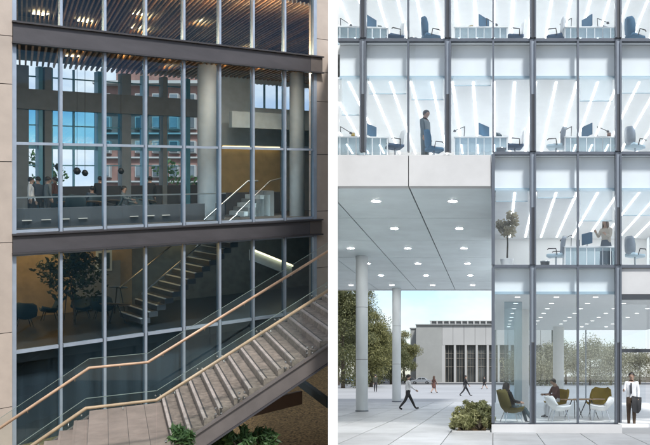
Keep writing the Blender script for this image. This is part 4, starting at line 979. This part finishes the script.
# ------------------------------------------------------------------ lobby furniture
def shell_chair(name, label, loc, rz, mat, w=.42, back=.62, wing=.16, seat_h=.40, legm='chrome', cat='armchair', group=None):
    """rounded shell: seat sweeping up into a winged back, on four splayed legs"""
    t = thing(name, label, cat, (0, 0, 0), group); m = MB(); n = 9; path = [(.34, seat_h + .03, .80), (.28, seat_h, .95), (.05, seat_h - .04, 1.0), (-.18, seat_h - .02, 1.0), (-.30, seat_h + .12, 1.02), (-.37, seat_h + back * .5, 1.05), (-.43, seat_h + back * .85, .92), (-.46, seat_h + back, .60)]
    vs = []
    for off_ in (0, .045):
        for i, (y, z, q) in enumerate(path):
            for k in range(n):
                u_ = -1 + 2 * k / (n - 1); lift = wing * abs(u_) ** 2.2 * (1 if i < 4 else .25); fw_ = wing * 1.3 * abs(u_) ** 2 * (0 if i < 4 else 1)
                vs.append((u_ * w * q, y + fw_ - off_ * (i > 3), z + lift - off_ * (i <= 3)))
    r_ = len(path); f = []
    for i in range(r_ - 1):
        for k in range(n - 1):
            a = i * n + k; f.append((a, a + 1, a + n + 1, a + n)); b = a + r_ * n; f.append((b + n, b + n + 1, b + 1, b))
    o_ = r_ * n
    for i in range(r_ - 1): f.append((i * n, (i + 1) * n, (i + 1) * n + o_, i * n + o_)); f.append(((i + 1) * n - 1 + o_, (i + 2) * n - 1 + o_, (i + 2) * n - 1, (i + 1) * n - 1))
    for k in range(n - 1): f.append((k + 1, k, k + o_, k + 1 + o_)); b = (r_ - 1) * n; f.append((b + k, b + k + 1, b + k + 1 + o_, b + k + o_))
    m.add(vs, f, 0, True); m.build('shell', mat, t)
    for sx in (-1, 1):
        for y0_, y1_ in ((.18, .28), (-.18, -.30)): MB().tube([(sx * w * .45, y0_, seat_h - .03), (sx * w * .72, y1_, 0)], [.018, .012], 6).build('leg', legm, t)
    t.location = loc; t.rotation_euler = (0, 0, rz); return t
shell_chair('lounge_armchair', 'olive winged armchair holding the woman at the lobby corner', AC, R(-75), 'fab_olive', .40, .66, .15, .36)
shell_chair('lounge_armchair', 'mustard chair under the person reading', RC, R(115), 'fab_mustard', .42, .55, .14, .42)
y_ = 27.6
shell_chair('shell_chair', 'white shell chair in front of the reader', (SL(559) * 26.2, 26.2, LF), R(-80), 'plastic_white', .38, .40, .14, .40, cat='chair')
shell_chair('shell_chair', 'white shell chair drawn up to the table near the last mullion', (SL(601) * 26.4, 26.4, LF), R(80), 'plastic_white', .42, .36, .15, .40, cat='chair')
shell_chair('lounge_armchair', 'mustard winged chair behind the round table', (SL(598.5) * 28.8, 28.8, LF), R(150), 'fab_mustard', .40, .62, .15, .42)
def round_table(label, loc, r=.5, h=.72, topm='table_wood'):
    t = thing('round_table', label, 'table', loc); x, y, z = loc
    MB().lathe([(r - .02, h - .025), (r, h - .015), (r, h)], 28, (x, y, z)).build('table_top', topm, t)
    for k in range(3):
        a = 2.1 * k + .5; MB().tube([(x + .08 * math.cos(a), y + .08 * math.sin(a), z + h - .026), (x + r * .72 * math.cos(a), y + r * .72 * math.sin(a), z)], [.02, .013], 6).build('leg', 'black', t)
    return t
round_table('round wooden table beside the reader', (SL(574) * 28.2, 28.2, LF), .5, .66); round_table('round wooden table before the mustard winged chair', (SL(589) * 27.3, 27.3, LF), .55, .70)
MB_ = MB(); MB_.lathe([(.035, 0), (.045, .09), (.04, .09), (.03, .01)], 12, (SL(592) * 27.3, 27.3, LF + .70)); tag(MB_.build('cup', 'fab_mustard'), 'small yellow cup on the round wooden table', 'cup')

# ------------------------------------------------------------------ inside the atrium
ch_d = None
for i, (px, row, d, rz, lab) in enumerate([(24, 303, 4.5, 40, 'dark chair in the first bay of the hall below the lower band'), (50, 300, 5.4, 130, 'dark chair left of the small pale table in the hall'), (82, 300, 5.0, 200, 'dark chair beneath the indoor tree'), (102, 306, 4.2, 20, 'dark chair beside the wide table in the hall')]):
    s = lp(px, row, d)[0]; p = LW(s, d, -5.95)
    shell_chair('hall_chair', lab, p, R(rz), 'fab_teal', .40, .50, .13, .42, 'black', 'chair')
for i, (px, row, d, r, lab) in enumerate([(68, 291, 4.9, .38, 'small pale round table beneath the indoor tree'), (118, 287, 5.2, .38, 'pale round table at the foot of the hall stair'), (115, 304, 3.0, .55, 'wide warm wooden table nearest the glass in the hall')]):
    s, h = lp(px, row, d); p = LW(s, d, -5.95); round_table(lab, tuple(p), r, max(.5, h + 5.95), 'plastic_white' if i < 2 else 'table_wood')
s, h = lp(75, 300, 4.0); p = LW(s, 4.0, -5.95)
make_tree('dark leafy indoor tree under the lower steel band', tuple(p), 3.35, 2.3, 1500, .10, 'leaf_indoor', 91, .05, None, .62, 'indoor_tree')
fr = thing('framed_picture', 'pale framed picture on the tan wall behind the indoor tree', 'picture', LW(*(lambda t: (t[0], 6.9, t[1]))(lp(106, 262, 6.9))))
s0, h0 = lp(96, 272, 6.8); s1, h1 = lp(112, 250, 6.8); h1 = min(h1, -2.9)
lpart('frame', 'inner_white', fr, s0, s1, 6.80, 6.84, h0, h1); lpart('print', 'fab_teal', fr, s0 + .1, s1 - .1, 6.785, 6.798, h0 + .1, h1 - .1)
people2 = [(38, 6.2, 'jeans', 'person standing at the far end of level two by the first rear window', 60), (48, 5.0, 'suit_grey', 'person in grey by the second pier of level two', -40), (100, 6.6, 'suit_black', 'dark figure standing below the pale rear doors of level two', 20)]
for px, d, cl, lab, rz in people2:
    p = LW(lp(px, 190, d)[0], d, -2.03); person(lab, p, R(rz), cl, 'trouser_dark', H=1.76, hips=(.08, -.06))
for i, (px, d) in enumerate([(62, 5.6), (74, 4.6), (88, 5.4), (112, 5.0), (126, 5.8), (139, 4.6), (152, 5.4)]):
    p = LW(lp(px, 190, d)[0], d, -2.03)
    shell_chair('cafe_chair', ['dark cafe chair by the planter wall, first of the row on level two', 'second dark cafe chair of the row on level two', 'third dark cafe chair of the row on level two', 'fourth dark cafe chair of the row, below the plaster pier', 'fifth dark cafe chair of the row on level two', 'sixth dark cafe chair of the row on level two', 'last dark cafe chair before the round column on level two'][i], p, R(40 * i), 'fab_teal', .36, .55, .08, .45, 'black', 'chair', 'cafe chairs on level two')

make_tree('green tree outside the rear windows, beside the round column of the atrium', (SL(178) * 50, 50, -.1), 15.2, 6.5, 7000, .16, 'leaf_garden', 201, .2, None, .3)
make_tree('green tree outside the first rear windows of the atrium', (SL(36) * 52, 52, -.1), 17, 5.5, 6000, .16, 'leaf_garden', 203, .2, None, .3)
for i, (px, row, d, r) in enumerate([(58, 167, 5.0, .13), (77, 171, 5.6, .15), (85, 173, 5.6, .13), (121, 171, 5.4, .13)]):
    s, h = lp(px, row, d); p = LW(s, d, h)
    t = thing('pendant_lamp', ['small dark globe pendant in the second bay of level two, hanging alone', 'dark globe pendant before the pale rear doors of level two', 'dark globe pendant next to the thick mullion of the third bay', 'dark globe pendant before the plaster pier on level two'][i], 'pendant lamp', tuple(p), 'globe pendants on level two')
    MB().lathe([(.01, r), (r * .6, r * .8), (r, 0), (r * .6, -r * .8), (.01, -r)], 14, tuple(p)).build('globe', 'black', t); MB().tube([p + Vector((0, 0, r)), Vector((p.x, p.y, p.z + 4.42 - h + .2))], .008, 5).build('cord', 'black', t)
for i, (px, d) in enumerate([(68, 4.9), (96, 5.0), (118, 5.4), (146, 5.2)]):
    p = LW(lp(px, 190, d)[0], d, -2.03); round_table('cafe table on level two, %s of the row from the stone pier' % ('first', 'second', 'third', 'fourth')[i], tuple(p), .42, .74)
for px, d, cl, lab, rz, st in [(31, 4.6, 'shirt_white', 'person in pale shirt standing in the first bay of level two', -70, 0), (55, 5.8, 'coat_brown', 'person in brown beside the first mullion of level two', 100, 0), (92, 5.6, 'jeans', 'person sitting at the second cafe table on level two', 60, 1), (124, 4.8, 'suit_grey', 'person sitting beneath the plaster pier on level two', -90, 1), (150, 6.0, 'suit_black', 'dark figure standing before the brick view on level two', 30, 0)]:
    p = LW(lp(px, 190, d)[0], d, -2.03)
    if st: person(lab, p, R(rz), cl, 'jeans', hips=(1.4, 1.45), knees=(1.35, 1.3), arms=(.4, .6), elbows=(1.0, .9), seat=.46)
    else: person(lab, p, R(rz), cl, 'trouser_dark', hips=(.1, -.08), arms=(.1, -.1))

# ================================================================== CARS
def make_car(label, loc, rz, paint):
    t = thing('parked_car', label, 'car', (0, 0, 0), 'cars parked along the road')
    L, Wd = 4.4, .88
    prof = [(-2.2, .35), (-2.2, .75), (-2.05, .90), (-1.5, .96), (-.85, 1.40), (-.3, 1.47), (.45, 1.42), (1.1, .98), (1.9, .86), (2.18, .70), (2.2, .35)]
    m = MB(); n = len(prof); vs = []
    for wv, ins in ((-Wd, 0), (Wd, 0)):
        for x, z in prof:
            tw = wv * (1 - .22 * max(0, (z - .95) / .5)); vs.append((x, tw, z))
    m.add(vs, [tuple(range(n)), tuple(reversed(range(n, 2 * n)))] + [(i, n + i, n + (i + 1) % n, (i + 1) % n) for i in range(n)]); m.build('body', paint, t, .04)
    for sy in (-1, 1):
        for pts in ([(-1.25, 1.0), (-.80, 1.34), (-.22, 1.40), (-.22, 1.0)], [(-.14, 1.0), (-.14, 1.40), (.40, 1.36), (.92, 1.0)]):
            q = MB(); q.add([(x, sy * (Wd * (1 - .22 * max(0, (z - .95) / .5)) + .012), z) for x, z in pts] + [(x, sy * (Wd * (1 - .22 * max(0, (z - .95) / .5)) - .02), z) for x, z in pts], [(0, 1, 2, 3), (7, 6, 5, 4)] + [(i, (i + 1) % 4, 4 + (i + 1) % 4, 4 + i) for i in range(4)]); q.build('side_window', 'win_dark', t)
    for x in (-1.35, 1.35):
        for sy in (-1, 1):
            wh = MB(); wh.tube([(x, sy * .72, .32), (x, sy * .90, .32)], .32, 16); w0 = wh.build('wheel', 'black', t); MB().tube([(x, sy * .88, .32), (x, sy * .915, .32)], .19, 12).build('rim', 'chrome', w0)
    for sy in (-.6, .6):
        MB().box(2.13, 2.215, sy - .18, sy + .18, .62, .74).build('headlight', 'plastic_white', t); MB().box(-2.215, -2.15, sy - .18, sy + .18, .70, .82).build('tail_light', 'tail_red', t)
    t.location = loc; t.rotation_euler = (0, 0, rz); return t
pm('tail_red', (.3, .02, .02), .4); pm('paint_black', (.02, .021, .025), .25); pm('paint_silver', (.36, .39, .42), .3, metal=.4); pm('paint_blue', (.20, .30, .42), .3); pm('paint_grey', (.12, .13, .15), .3)
for px, y, pt_, lab, rz in ((342, 172, 'paint_black', 'black car parked at the dividing wall beyond the plaza', 4), (351, 186, 'paint_blue', 'pale blue car beside the near column, behind the black car', 182), (386, 180, 'paint_grey', 'dark grey car half hidden by the far column', 0), (421, 176, 'paint_silver', 'silver car in front of the end wall of the stone hall', 180), (409, 196, 'paint_black', 'black car behind the striding man in white shirt', 180), (378, 198, 'paint_silver', 'silver car between the canopy columns', 0)):
    make_car(lab, (SL(px) * y, y, -.06), R(rz), pt_)
